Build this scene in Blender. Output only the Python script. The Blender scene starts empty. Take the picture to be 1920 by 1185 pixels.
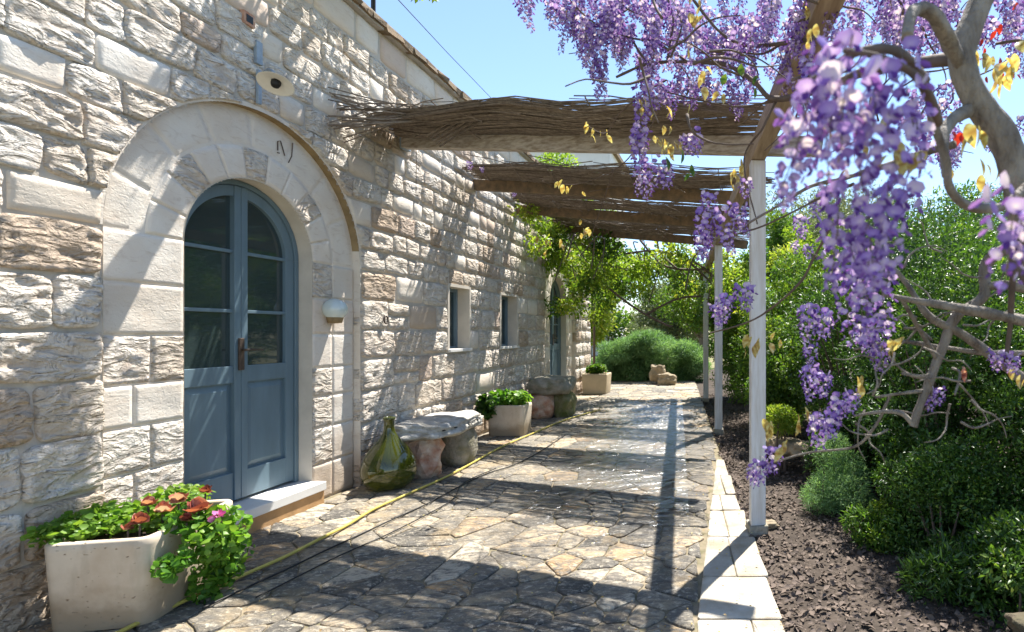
import bpy, bmesh, math, random
import numpy as np
from mathutils import Vector, Matrix, noise as mn
R = math.radians
rng = np.random.default_rng(7)
random.seed(7)
SC = bpy.context.scene
COL = SC.collection

# ------------------------------------------------------------------ camera
CAMH = 1.4
cam = bpy.data.cameras.new('camera'); camo = bpy.data.objects.new('camera', cam); COL.objects.link(camo)
camo.location = (0, 0, CAMH); camo.rotation_euler = (R(90), 0, 0)
cam.sensor_width = 36; cam.lens = 18.75; cam.shift_x = -400/1920; cam.shift_y = 29.5/1920
cam.clip_start = 0.05; cam.clip_end = 500
cam.dof.use_dof = True; cam.dof.focus_distance = 4.6; cam.dof.aperture_fstop = 3.6
SC.camera = camo
# ------------------------------------------------------------------ light
SA, SB = 0.205, 0.46            # the sun stands towards (+SA, +SB, 1)
w = bpy.data.worlds.new("World"); SC.world = w; w.use_nodes = True
nt = w.node_tree; nt.nodes.clear()
sky = nt.nodes.new('ShaderNodeTexSky'); sky.sky_type = 'NISHITA'; sky.sun_disc = False
sky.sun_elevation = math.atan2(1, math.hypot(SA, SB)); sky.sun_rotation = math.atan2(SA, SB)
sky.air_density = 1.0; sky.dust_density = 0.15; sky.ozone_density = 2.2
bg = nt.nodes.new('ShaderNodeBackground'); bg.inputs[1].default_value = 0.105
wo = nt.nodes.new('ShaderNodeOutputWorld')
nt.links.new(sky.outputs[0], bg.inputs[0]); nt.links.new(bg.outputs[0], wo.inputs[0])
sl = bpy.data.lights.new('sun', 'SUN'); sl.energy = 5.0; sl.angle = R(0.5); sl.color = (1.0, 0.955, 0.88)
so = bpy.data.objects.new('sun', sl); COL.objects.link(so)
so.rotation_euler = Vector((SA, SB, 1)).to_track_quat('Z', 'Y').to_euler(); so.location = (4, 8, 20)
SC.view_settings.view_transform = 'Standard'; SC.view_settings.look = 'None'
SC.view_settings.exposure = 1.45; SC.view_settings.gamma = 1; SC.view_settings.use_curve_mapping = False
SC.render.engine = 'CYCLES'
SC.cycles.max_bounces = 8; SC.cycles.diffuse_bounces = 4; SC.cycles.transparent_max_bounces = 12
SC.cycles.use_denoising = True
SC.cycles.sample_clamp_indirect = 8

# ------------------------------------------------------------------ helpers
def at(px, py, d):                      # a point of the place seen at that pixel of the photo, d metres ahead
    return Vector(((px-1360)*d/1000, d, CAMH-(py-622)*d/1000))
def gnd(px, py, z=0.0):
    d = (CAMH-z)*1000/(py-622); return Vector(((px-1360)*d/1000, d, z))

class MB:
    def __init__(s): s.v = []; s.f = []; s.m = []; s.n = 0; s.a = []
    def add(s, V, F, mi=0, tint=0.5):
        V = [tuple(p) for p in V]
        s.v += V; s.f += [tuple(i+s.n for i in f) for f in F]; s.m += [mi]*len(F); s.n += len(V); s.a += [tint]*len(V)
    def box(s, c, size, mi=0, rot=None, tint=0.5, jit=0.0):
        hx, hy, hz = [k/2 for k in size]; V = []
        for x in (-hx, hx):
            for y in (-hy, hy):
                for z in (-hz, hz):
                    p = Vector((x, y, z))
                    if jit: p += Vector((random.uniform(-jit, jit), random.uniform(-jit, jit), random.uniform(-jit, jit)))
                    if rot is not None: p = rot @ p
                    V.append(p+Vector(c))
        s.add(V, [(0,1,3,2),(4,6,7,5),(0,4,5,1),(2,3,7,6),(0,2,6,4),(1,5,7,3)], mi, tint)
    def tube(s, P, rad, seg=6, mi=0, tint=0.5, cap=True, wob=0.0):
        P = [Vector(p) for p in P]; n = len(P)
        if not hasattr(rad, '__len__'): rad = [rad]*n
        V = []; ref = None
        for i, p in enumerate(P):
            t = (P[min(i+1, n-1)]-P[max(i-1, 0)]).normalized()
            if ref is None:
                ref = t.orthogonal().normalized()
            ref = (ref-t*ref.dot(t)).normalized(); b = t.cross(ref)
            for k in range(seg):
                a = 2*math.pi*k/seg; r = rad[i]*(1+(wob*mn.noise(p*14+Vector((k*3.1, 0, 0))) if wob else 0))
                V.append(p+ref*math.cos(a)*r+b*math.sin(a)*r)
        F = []
        for i in range(n-1):
            for k in range(seg):
                a = i*seg+k; b2 = i*seg+(k+1) % seg
                F.append((a, b2, b2+seg, a+seg))
        if cap: F.append(tuple(range(seg))[::-1]); F.append(tuple((n-1)*seg+k for k in range(seg)))
        s.add(V, F, mi, tint)
    def lathe(s, prof, c, seg=32, mi=0, rot=None, tint=0.5, cap=False, wob=0):
        V = []; F = []; n = len(prof)
        for i, (r, z) in enumerate(prof):
            for k in range(seg):
                a = 2*math.pi*k/seg
                p = Vector((r*math.cos(a), r*math.sin(a), z))
                if wob: p *= 1+wob*mn.noise(p*9)
                if rot is not None: p = rot @ p
                V.append(p+Vector(c))
        for i in range(n-1):
            for k in range(seg):
                a = i*seg+k; b = i*seg+(k+1) % seg
                F.append((a, b, b+seg, a+seg))
        s.add(V, F, mi, tint)
    def prism(s, poly, x0, x1, mi=0, tint=0.5):          # poly in (y,z), pushed out from x0 to x1
        n = len(poly); V = [(x0, y, z) for y, z in poly]+[(x1, y, z) for y, z in poly]
        F = [tuple(range(n)), tuple(range(2*n-1, n-1, -1))]
        for i in range(n):
            j = (i+1) % n; F.append((i, i+n, j+n, j))
        s.add(V, F, mi, tint)

def wloc(o):
    v = Vector((0, 0, 0))
    while o is not None: v += o.location; o = o.parent
    return v
def link(name, me, mats, parent=None, smooth=False, origin=None, extra=None):
    o = bpy.data.objects.new(name, me); COL.objects.link(o)
    for m in (mats if isinstance(mats, (list, tuple)) else [mats]): me.materials.append(m)
    if parent is not None: o.parent = parent
    if origin is not None: o.location = Vector(origin)-(wloc(parent) if parent is not None else Vector((0, 0, 0)))
    if smooth: me.polygons.foreach_set('use_smooth', [True]*len(me.polygons))
    return o
def build(mb, name, mats, parent=None, smooth=False, bevel=0, origin=None, norm=True):
    V = np.array([tuple(p) for p in mb.v], dtype=float)
    if origin is None:
        lo, hi = V.min(0), V.max(0); origin = ((lo[0]+hi[0])/2, (lo[1]+hi[1])/2, lo[2])
    V = V-np.array(tuple(origin))
    me = bpy.data.meshes.new(name); me.from_pydata(V.tolist(), [], mb.f)
    me.polygons.foreach_set('material_index', mb.m)
    at_ = me.attributes.new('tint', 'FLOAT', 'POINT'); at_.data.foreach_set('value', mb.a)
    if norm:
        bm = bmesh.new(); bm.from_mesh(me); bmesh.ops.recalc_face_normals(bm, faces=bm.faces); bm.to_mesh(me); bm.free()
    o = link(name, me, mats, parent, smooth, origin)
    if bevel:
        b = o.modifiers.new('bevel', 'BEVEL'); b.width = bevel; b.segments = 2; b.limit_method = 'ANGLE'
    return o
def tag(o, label=None, cat=None, group=None, kind=None):
    if label: o['label'] = label
    if cat: o['category'] = cat
    if group: o['group'] = group
    if kind: o['kind'] = kind
    return o
def empty(name, loc):
    o = bpy.data.objects.new(name, None); COL.objects.link(o); o.location = loc; o.empty_display_size = .2; return o

def tri_mesh(name, V, T, tint, mats, parent=None, origin=(0, 0, 0), mi=None, smooth=False):
    V = np.asarray(V, dtype=np.float32)-np.array(tuple(origin), dtype=np.float32)
    T = np.asarray(T, dtype=np.int32)
    me = bpy.data.meshes.new(name)
    me.vertices.add(len(V)); me.vertices.foreach_set('co', V.ravel())
    me.loops.add(T.size); me.loops.foreach_set('vertex_index', T.ravel())
    me.polygons.add(len(T)); me.polygons.foreach_set('loop_start', np.arange(0, T.size, T.shape[1], dtype=np.int32))
    if mi is not None: me.polygons.foreach_set('material_index', np.asarray(mi, dtype=np.int32))
    me.update(calc_edges=True)
    a = me.attributes.new('tint', 'FLOAT', 'POINT'); a.data.foreach_set('value', np.asarray(tint, dtype=np.float32))
    return link(name, me, mats, parent, smooth, origin)

def nrm(A): return A/np.maximum(np.linalg.norm(A, axis=-1, keepdims=True), 1e-9)
def leaf_arrays(P, D, N, L, W, rnd, fold=.18):
    D = nrm(D); S = nrm(np.cross(D, N)); N = np.cross(S, D)
    L = L[:, None]; W = W[:, None]
    b = P; t = P+D*L-N*L*.12
    l = P+D*L*.45+S*W*.5+N*W*fold; r = P+D*L*.45-S*W*.5+N*W*fold
    V = np.stack([b, l, t, r], 1).reshape(-1, 3)
    i = np.arange(len(P))[:, None]*4
    T = np.concatenate([i+np.array([[0, 1, 2]]), i+np.array([[0, 2, 3]])], 0)
    return V, T, np.repeat(rnd, 4)
def round_leaf_arrays(P, D, N, Rr, rnd, k=7, cup=.25):
    D = nrm(D); S = nrm(np.cross(D, N)); N = np.cross(S, D)
    cols = [P]
    for j in range(k):
        a = 2*math.pi*(j+.5)/k-math.pi
        rr = Rr*(1.0+.16*np.cos(3*a+rng.random(len(P))))
        if j == 0 or j == k-1: rr = rr*.8
        cols.append(P+D*(rr*math.cos(a))[:, None]+S*(rr*math.sin(a))[:, None]+N*(rr*cup)[:, None])
    V = np.stack(cols, 1).reshape(-1, 3); i = np.arange(len(P))[:, None]*(k+1)
    T = np.concatenate([i+np.array([[0, 1+j, 1+(j+1) % k]]) for j in range(k)], 0)
    return V, T, np.repeat(rnd, k+1)
def sph(n):
    return nrm(rng.normal(size=(n, 3)))
def clump_points(clumps, n, shell=.35):
    C = np.array([c for c, r in clumps], float); Rr = np.array([r if hasattr(r, '__len__') else (r, r, r) for c, r in clumps], float)
    wgt = (Rr[:, 0]*Rr[:, 1]*Rr[:, 2])**(2/3); idx = rng.choice(len(C), n, p=wgt/wgt.sum())
    U = sph(n); rad = 1-shell*rng.random(n)**1.3+rng.normal(size=n)*.05
    return C[idx]+U*Rr[idx]*rad[:, None], U, idx
def foliage(name, clumps, n, L, Wf, mat, parent, up=.35, shell=.4, minz=None, kind='leaf', droop=0):
    P, U, idx = clump_points(clumps, n, shell)
    if minz is not None:
        k = P[:, 2] > minz; P, U, idx = P[k], U[k], idx[k]
    m = len(P)
    D = nrm(U*.6+rng.normal(size=(m, 3))*.7+np.array([0, 0, .15-droop])); N = nrm(U*.5+np.array([0, 0, up+.2])+rng.normal(size=(m, 3))*.55)
    LL = L*(.6+.8*rng.random(m)); ct = rng.random(len(clumps))
    rnd = np.clip(.55*rng.random(m)+.45*ct[idx], 0, 1)
    if kind == 'leaf': V, T, a = leaf_arrays(P, D, N, LL, LL*Wf, rnd)
    else: V, T, a = round_leaf_arrays(P, D, N, LL*.5, rnd)
    o = tri_mesh(name, V, T, a, mat, parent, origin=wloc(parent) if parent is not None else (0, 0, 0))
    return o

# ------------------------------------------------------------------ materials
def newmat(name):
    m = bpy.data.materials.new(name); m.use_nodes = True; m.node_tree.nodes.clear(); return m, m.node_tree
def N_(nt, t, **k):
    n = nt.nodes.new(t)
    for a, b in k.items():
        if a.startswith('i_'):
            key = a[2:].replace('_', ' '); n.inputs[key].default_value = b
        else: setattr(n, a, b)
    return n
def ramp(nt, fac, stops, interp='LINEAR'):
    r = N_(nt, 'ShaderNodeValToRGB'); r.color_ramp.interpolation = interp
    el = r.color_ramp.elements
    while len(el) > 1: el.remove(el[-1])
    el[0].position = stops[0][0]; el[0].color = (*stops[0][1], 1)
    for p, c in stops[1:]:
        e = el.new(p); e.color = (*c, 1)
    nt.links.new(fac, r.inputs[0]); return r.outputs[0]
def mixc(nt, f, a, b, mode='MIX'):
    m = N_(nt, 'ShaderNodeMix', data_type='RGBA', blend_type=mode)
    for s_, v in ((m.inputs[0], f), (m.inputs[6], a), (m.inputs[7], b)):
        if isinstance(v, (int, float)): s_.default_value = v
        elif isinstance(v, tuple): s_.default_value = (*v, 1)
        else: nt.links.new(v, s_)
    return m.outputs[2]
def mathn(nt, op, a, b=0.0, clamp=False):
    m = N_(nt, 'ShaderNodeMath', operation=op, use_clamp=clamp)
    for s_, v in ((m.inputs[0], a), (m.inputs[1], b)):
        if isinstance(v, (int, float)): s_.default_value = v
        else: nt.links.new(v, s_)
    return m.outputs[0]
def pos(nt, scale=(1, 1, 1)):
    g = N_(nt, 'ShaderNodeNewGeometry'); m = N_(nt, 'ShaderNodeMapping'); m.inputs['Scale'].default_value = scale
    nt.links.new(g.outputs['Position'], m.inputs[0]); return m.outputs[0]
def noi(nt, vec, scale, detail=4, rough=.55, dist=0.0, typ='FBM'):
    n = N_(nt, 'ShaderNodeTexNoise', i_Scale=scale, i_Detail=detail, i_Roughness=rough, i_Distortion=dist)
    nt.links.new(vec, n.inputs['Vector']); return n.outputs['Fac']
def tintn(nt):
    a = N_(nt, 'ShaderNodeAttribute', attribute_name='tint'); return a.outputs['Fac']
def bump(nt, h, strength, dist, prev=None):
    b = N_(nt, 'ShaderNodeBump'); b.inputs['Strength'].default_value = strength; b.inputs['Distance'].default_value = dist
    nt.links.new(h, b.inputs['Height'])
    if prev is not None: nt.links.new(prev, b.inputs['Normal'])
    return b.outputs[0]
def finish(nt, col, rough=.9, nor=None, spec=.3, metal=0, **kw):
    p = N_(nt, 'ShaderNodeBsdfPrincipled'); o = N_(nt, 'ShaderNodeOutputMaterial')
    for key, v in (('Base Color', col), ('Roughness', rough), ('Specular IOR Level', spec), ('Metallic', metal)):
        if isinstance(v, tuple): p.inputs[key].default_value = (*v, 1)
        elif isinstance(v, (int, float)): p.inputs[key].default_value = v
        else: nt.links.new(v, p.inputs[key])
    for k, v in kw.items(): p.inputs[k.replace('_', ' ')].default_value = v
    if nor is not None: nt.links.new(nor, p.inputs['Normal'])
    nt.links.new(p.outputs[0], o.inputs[0]); return p

def mat_stone(name, rough_hewn=1.0, light=1.0):
    m, nt = newmat(name); t = tintn(nt); P = pos(nt)
    base = ramp(nt, t, [(0, (.46, .36, .27)), (.12, (.60, .53, .44)), (.4, (.69, .635, .555)), (.75, (.74, .69, .615)), (.93, (.66, .57, .48)), (1, (.55, .44, .36))])
    big = noi(nt, P, 3.2, 3, .6); c = mixc(nt, ramp(nt, big, [(.35, (0,)*3), (.7, (.6,)*3)]), base, (.58, .48, .38))
    vein = noi(nt, pos(nt, (1, 1, 3.0)), 9, 6, .65, 1.2)
    c = mixc(nt, ramp(nt, vein, [(.54, (0,)*3), (.70, (.45,)*3)]), c, (.44, .33, .24))
    lich = noi(nt, P, 22, 5, .7); c = mixc(nt, ramp(nt, lich, [(.58, (0,)*3), (.72, (.22*rough_hewn+.06,)*3)]), c, (.30, .28, .25))
    # damp stains near the ground
    g = N_(nt, 'ShaderNodeSeparateXYZ'); nt.links.new(P, g.inputs[0])
    hz = mathn(nt, 'ADD', g.outputs[2], mathn(nt, 'MULTIPLY', noi(nt, P, 4, 3), -.5)); 
    c = mixc(nt, ramp(nt, hz, [(0.0, (.55,)*3), (.22, (0,)*3)]), c, (.36, .25, .15))
    if light != 1: c = mixc(nt, 1.0, c, (light,)*3, 'MULTIPLY')
    rn = N_(nt, 'ShaderNodeTexNoise', noise_type='RIDGED_MULTIFRACTAL', i_Scale=9.0, i_Detail=4.0, i_Roughness=.55, i_Distortion=.9)
    rn.inputs['Offset'].default_value = .9; rn.inputs['Gain'].default_value = 1.6
    nt.links.new(pos(nt, (1, .75, 1.7)), rn.inputs['Vector']); ch = mathn(nt, 'MULTIPLY', rn.outputs['Fac'], .45)
    if rough_hewn > .5:
        c = mixc(nt, ramp(nt, ch, [(.05, (.55,)*3), (.3, (0,)*3)]), c, (.36, .28, .21))
    ch2 = noi(nt, pos(nt, (1, .9, 1.5)), 38, 4, .6, .8)
    pit = ramp(nt, noi(nt, P, 60, 2, .5), [(.33, (0,)*3), (.42, (1,)*3)])
    n1 = bump(nt, ch, .85*rough_hewn+.05, .036*rough_hewn+.004)
    n2 = bump(nt, ch2, .8*rough_hewn+.12, .014, n1)
    n3 = bump(nt, pit, .25, .004, n2)
    finish(nt, c, .92, n3, .15); return m
M_ROUGH = mat_stone('rough_limestone', 1.0); M_SMOOTH = mat_stone('dressed_limestone', .12, 1.02)

def mat_simple(name, col, rough=.7, var=.25, scale=12, bmp=.2, bd=.004, spec=.3, metal=0, stretch=(1, 1, 1), col2=None):
    m, nt = newmat(name); v = pos(nt, stretch)
    n = noi(nt, v, scale, 5, .6); c2 = col2 or tuple(k*(1-var) for k in col)
    t = tintn(nt)
    c = mixc(nt, ramp(nt, n, [(.35, (0,)*3), (.68, (1,)*3)]), col, c2)
    c = mixc(nt, 1.0, c, ramp(nt, t, [(0, (.75,)*3), (.5, (1,)*3), (1, (1.15,)*3)]), 'MULTIPLY')
    finish(nt, c, rough, bump(nt, noi(nt, v, scale*4, 4), bmp, bd), spec, metal); return m

def mat_leaf(name, stops, trans=.35, rough=.45, spec=.35):
    m, nt = newmat(name); c = ramp(nt, tintn(nt), stops)
    c = mixc(nt, mathn(nt, 'MULTIPLY', noi(nt, pos(nt), 2.5, 2), .35), c, mixc(nt, .5, c, (.10, .10, .02)))
    p = N_(nt, 'ShaderNodeBsdfPrincipled'); nt.links.new(c, p.inputs['Base Color']); p.inputs['Roughness'].default_value = rough
    p.inputs['Specular IOR Level'].default_value = spec
    tr = N_(nt, 'ShaderNodeBsdfTranslucent'); nt.links.new(mixc(nt, 1.0, c, (1.5, 1.5, .75), 'MULTIPLY'), tr.inputs[0])
    mx = N_(nt, 'ShaderNodeMixShader'); mx.inputs[0].default_value = trans
    nt.links.new(p.outputs[0], mx.inputs[1]); nt.links.new(tr.outputs[0], mx.inputs[2])
    o = N_(nt, 'ShaderNodeOutputMaterial'); nt.links.new(mx.outputs[0], o.inputs[0]); return m

M_MORTAR = mat_simple('lime_mortar', (.54, .49, .42), .95, .25, 6, .7, .012)
M_PLASTER = mat_simple('pale_plaster', (.62, .56, .47), .9, .18, 5, .15, .004)
M_OCHRE = mat_simple('ochre_stone_edge', (.32, .23, .12), .9, .35, 9, .4, .008)
M_MARBLE = mat_simple('white_marble', (.72, .70, .66), .45, .1, 5, .05, .002)
M_ORANGE = mat_simple('orange_stone', (.50, .30, .14), .85, .3, 6, .4, .008)
M_DOOR = mat_simple('blue_door_paint', (.135, .20, .24), .42, .18, 3, .08, .001, .4, stretch=(1, 3, .6))
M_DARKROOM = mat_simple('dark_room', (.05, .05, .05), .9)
M_WHITEWOOD = mat_simple('white_washed_timber', (.62, .62, .62), .75, .35, 7, .5, .004, stretch=(6, 6, .6), col2=(.50, .475, .44))
M_BEAM = mat_simple('greyed_timber', (.54, .49, .43), .85, .4, 5, .6, .005, stretch=(.6, 5, 8), col2=(.24, .19, .14))
M_PLATE = mat_simple('tan_timber', (.42, .33, .24), .85, .35, 5, .5, .004, stretch=(8, .6, 8), col2=(.26, .19, .13))
M_REED = mat_simple('weathered_reeds', (.25, .205, .16), .8, .5, 9, .3, .003, stretch=(.6, 6, 6), col2=(.11, .085, .065))
M_IRON = mat_simple('rusty_iron', (.07, .045, .03), .6, .3, 30, .3, .002, .5)
M_BLACK = mat_simple('black_rubber', (.02, .02, .02), .5)
M_HOSE = mat_simple('yellow_hose', (.52, .43, .10), .45, .25, 14, .1, .002)
M_BARK = mat_simple('grey_bark', (.27, .24, .205), .9, .4, 26, 1.0, .012, stretch=(1, 1, .4), col2=(.11, .09, .075))
M_TWIG = mat_simple('dark_twig', (.13, .095, .075), .85, .35, 20, .4, .003)
M_SOIL = mat_simple('garden_soil', (.075, .058, .045), .97, .45, 5, .9, .03)
M_CHIP = mat_simple('bark_litter', (.155, .118, .092), .9, .5, 14, .3, .003, col2=(.09, .07, .06))
M_TROUGH = mat_simple('tufa_planter', (.58, .49, .385), .88, .22, 4, .8, .006, col2=(.47, .375, .275))
def mat_tufa():
    m, nt = newmat('weathered_tufa'); P = pos(nt)
    c = mixc(nt, ramp(nt, noi(nt, P, 4, 5, .6), [(.35, (0,)*3), (.65, (1,)*3)]), (.60, .52, .41), (.49, .395, .29))
    c = mixc(nt, ramp(nt, noi(nt, pos(nt, (1, 1, .25)), 11, 4, .6), [(.55, (0,)*3), (.75, (.5,)*3)]), c, (.36, .30, .22))
    pit = ramp(nt, noi(nt, pos(nt, (1, 1, 2)), 34, 3, .6), [(.27, (.8,)*3), (.34, (0,)*3)])
    c = mixc(nt, pit, c, (.22, .15, .09))
    g = N_(nt, 'ShaderNodeSeparateXYZ'); nt.links.new(P, g.inputs[0])
    hz = mathn(nt, 'ADD', g.outputs[2], mathn(nt, 'MULTIPLY', noi(nt, P, 7, 4), -.22))
    c = mixc(nt, ramp(nt, hz, [(-.0, (.75,)*3), (.10, (0,)*3)]), c, (.25, .19, .12))
    b = bump(nt, mathn(nt, 'MULTIPLY', pit, -1), .8, .006); b = bump(nt, noi(nt, P, 40, 4), .3, .003, b)
    finish(nt, c, .9, b, .2); return m
M_TERRA = mat_simple('sandy_planter', (.58, .47, .32), .85, .2, 4, .2, .003)
M_ROCKR = mat_simple('red_rock', (.42, .20, .12), .9, .5, 7, .9, .02, col2=(.62, .52, .42))
M_EARTH = mat_simple('earthy_rock', (.11, .085, .06), .95, .5, 8, .9, .02, col2=(.08, .075, .04))
M_TAN = mat_simple('tan_rock', (.36, .28, .18), .9, .4, 7, .9, .02, col2=(.20, .17, .12))
M_ROCK = mat_simple('grey_rock', (.34, .31, .26), .9, .5, 8, .9, .02, col2=(.17, .16, .10))
M_SLABW = mat_simple('white_rock', (.54, .52, .47), .8, .45, 14, .8, .015, col2=(.30, .27, .22))
M_MOSS = mat_simple('mossy_rock', (.20, .18, .10), .95, .5, 8, .9, .02, col2=(.10, .12, .03))
M_BLUEMETAL = mat_simple('blue_grey_metal', (.30, .36, .42), .5, .3, 20)
M_ENAMEL = mat_simple('cream_enamel', (.74, .72, .66), .35, .12, 8, .03, .001, .5)
M_TILE = mat_simple('brown_roof_edge', (.25, .17, .10), .9, .5, 12, .8, .01, col2=(.12, .10, .07))
M_HOUSEW = mat_simple('distant_white_wall', (.70, .70, .70), .9, .1, 1)
M_GROUND = mat_simple('dry_ground', (.24, .20, .12), .97, .4, 2, .6, .03, col2=(.12, .14, .05))
M_ROOF = mat_simple('flat_roof', (.45, .42, .38), .9)
M_POTSOIL = mat_simple('potting_soil', (.08, .055, .04), .97, .3, 20, .8, .01)

L_SHRUB = mat_leaf('dark_green_leaf', [(0, (.015, .045, .010)), (.4, (.035, .095, .016)), (.75, (.07, .16, .022)), (.92, (.15, .26, .035)), (1, (.30, .34, .06))], .36, .38, .5)
L_MID = mat_leaf('fresh_green_leaf', [(0, (.03, .08, .012)), (.5, (.07, .16, .022)), (1, (.20, .27, .035))], .45)
L_LIME = mat_leaf('lime_green_leaf', [(0, (.10, .19, .02)), (.5, (.20, .31, .035)), (1, (.42, .42, .08))], .5)
L_OLIVE = mat_leaf('grey_green_leaf', [(0, (.08, .11, .06)), (.5, (.14, .18, .10)), (1, (.24, .27, .16))], .35)
L_JUNI = mat_leaf('blue_green_needles', [(0, (.06, .14, .05)), (.5, (.15, .29, .12)), (1, (.28, .43, .20))], .35, .6)
L_POT = mat_leaf('geranium_leaf', [(0, (.03, .10, .012)), (.5, (.08, .22, .025)), (1, (.22, .38, .05))], .42)
L_PALE = mat_leaf('pale_geranium_leaf', [(0, (.06, .16, .02)), (.5, (.17, .31, .04)), (1, (.36, .44, .09))], .42)
L_STEM = mat_leaf('raceme_stalk', [(0, (.16, .13, .10)), (1, (.20, .15, .16))], .1)
L_YEL = mat_leaf('young_bronze_leaf', [(0, (.30, .17, .06)), (.4, (.46, .33, .12)), (.75, (.52, .45, .22)), (1, (.60, .56, .40))], .5)
L_RED = mat_leaf('red_leaf', [(0, (.35, .01, .01)), (1, (.5, .03, .02))], .4)
L_CORAL = mat_leaf('coral_petal', [(0, (.16, .03, .035)), (.4, (.42, .12, .09)), (.75, (.58, .24, .18)), (1, (.68, .46, .42))], .3)
L_MAG = mat_leaf('magenta_petal', [(0, (.55, .06, .30)), (1, (.75, .30, .60))], .3)
L_WIS1 = mat_leaf('lilac_banner_petal', [(0, (.19, .10, .52)), (.4, (.31, .20, .68)), (.75, (.45, .34, .80)), (1, (.68, .60, .88))], .4, .5, .2)
L_WIS2 = mat_leaf('violet_wing_petal', [(0, (.08, .02, .26)), (.5, (.16, .06, .43)), (1, (.28, .14, .60))], .35, .5, .2)

def mat_paving():
    m, nt = newmat('paving_stone'); t = tintn(nt); P = pos(nt)
    c = ramp(nt, t, [(0, (.07, .062, .05)), (.25, (.15, .13, .10)), (.5, (.27, .225, .16)), (.7, (.38, .30, .195)), (.85, (.37, .23, .10)), (1, (.50, .43, .32))])
    P2 = pos(nt, (1, 1.7, 1)); n = noi(nt, P2, 9, 7, .7, 1.4); c = mixc(nt, ramp(nt, n, [(.46, (0,)*3), (.56, (.85,)*3)]), c, (.12, .11, .095))
    n2 = noi(nt, P2, 26, 5, .7, .8); c = mixc(nt, ramp(nt, n2, [(.52, (0,)*3), (.64, (.75,)*3)]), c, (.52, .46, .36))
    n3 = noi(nt, P, 2.3, 4, .6, .5); c = mixc(nt, ramp(nt, n3, [(.56, (0,)*3), (.7, (.5,)*3)]), c, (.42, .30, .15))
    # hosed-down wet area
    sx = N_(nt, 'ShaderNodeSeparateXYZ'); nt.links.new(P, sx.inputs[0])
    dx = mathn(nt, 'ABSOLUTE', mathn(nt, 'ADD', sx.outputs[0], mathn(nt, 'ADD', mathn(nt, 'MULTIPLY', sx.outputs[1], .10), .28)))
    fx = mathn(nt, 'SUBTRACT', 1.0, mathn(nt, 'DIVIDE', dx, 1.15))
    dy = mathn(nt, 'ABSOLUTE', mathn(nt, 'ADD', sx.outputs[1], -6.9)); fy = mathn(nt, 'SUBTRACT', 1.0, mathn(nt, 'DIVIDE', dy, 4.2))
    f = mathn(nt, 'MINIMUM', fx, fy); f = mathn(nt, 'ADD', f, mathn(nt, 'MULTIPLY', mathn(nt, 'ADD', noi(nt, P, 2.2, 4, .6), -.5), 1.9))
    wet = ramp(nt, f, [(.12, (0,)*3), (.32, (1,)*3)])
    c = mixc(nt, wet, c, mixc(nt, 1.0, c, (.62, .62, .64), 'MULTIPLY'))
    rg = mixc(nt, wet, (.75,)*3, (.4,)*3)
    b = bump(nt, n, .9, .03); b = bump(nt, n2, .8, .010, b)
    finish(nt, c, rg, b, .5); return m
M_PAVE = mat_paving()
M_JOINT = mat_simple('paving_joint', (.24, .195, .135), .95, .4, 8, .6, .01, col2=(.12, .11, .06))
M_SLABC = mat_simple('cream_edging_stone', (.46, .425, .36), .88, .3, 4.5, .9, .014, col2=(.30, .25, .18))

def mat_glass(name, tint=(.06, .09, .09), op=.55):
    m, nt = newmat(name)
    g = N_(nt, 'ShaderNodeBsdfGlossy'); g.inputs['Roughness'].default_value = .03; g.inputs[0].default_value = (.9, .95, 1, 1)
    tr = N_(nt, 'ShaderNodeBsdfTransparent'); tr.inputs[0].default_value = (.45, .55, .55, 1)
    df = N_(nt, 'ShaderNodeBsdfDiffuse'); df.inputs[0].default_value = (*tint, 1)
    m1 = N_(nt, 'ShaderNodeMixShader'); m1.inputs[0].default_value = op
    nt.links.new(tr.outputs[0], m1.inputs[1]); nt.links.new(df.outputs[0], m1.inputs[2])
    fr = N_(nt, 'ShaderNodeFresnel'); fr.inputs[0].default_value = 1.6
    m2 = N_(nt, 'ShaderNodeMixShader'); nt.links.new(fr.outputs[0], m2.inputs[0])
    nt.links.new(m1.outputs[0], m2.inputs[1]); nt.links.new(g.outputs[0], m2.inputs[2])
    o = N_(nt, 'ShaderNodeOutputMaterial'); nt.links.new(m2.outputs[0], o.inputs[0]); return m
M_GLASS = mat_glass('window_glass')
def mat_bottle():
    m, nt = newmat('green_bottle_glass')
    finish(nt, (.10, .115, .012), .04, None, .7, 0, Transmission_Weight=.55, IOR=1.45, Coat_Weight=.5); return m
M_BOTTLE = mat_bottle()
def mat_globe():
    m, nt = newmat('opal_glass'); finish(nt, (.55, .62, .60), .08, None, .6, 0, Coat_Weight=.6); return m
M_GLOBE = mat_globe()

# ------------------------------------------------------------------ ground, patio, bed
def edgeX(d): return .50-.088*d
mb = MB(); mb.add([(-90, -30, -.12), (90, -30, -.12), (90, 200, -.12), (-90, 200, -.12)], [(0, 1, 2, 3)])
tag(build(mb, 'ground', M_GROUND), 'dry grassy ground beyond the garden', kind='structure')
# planting bed: a gently heaped soil sheet on the right of the patio
def bedz(x, y):
    e = x-edgeX(y)
    return -.035+.10*min(1, max(0, (e-.1)/1.2))+.035*mn.noise(Vector((x*1.7, y*1.7, 3)))+.02*mn.noise(Vector((x*6, y*6, 1)))
V = []; F = []; nx, ny = 60, 150
for j in range(ny+1):
    y = -1.5+21*(j/ny)
    for i in range(nx+1):
        x = edgeX(y)-.05+9*(i/nx)**1.6; V.append((x, y, bedz(x, y) if i else -.05))
for j in range(ny):
    for i in range(nx):
        a = j*(nx+1)+i; F.append((a, a+1, a+nx+2, a+nx+1))
mb = MB(); mb.add(V, F)
bed = tag(build(mb, 'soil_bed', M_SOIL, smooth=True), 'brown planting bed beside the stone path', kind='structure')
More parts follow.
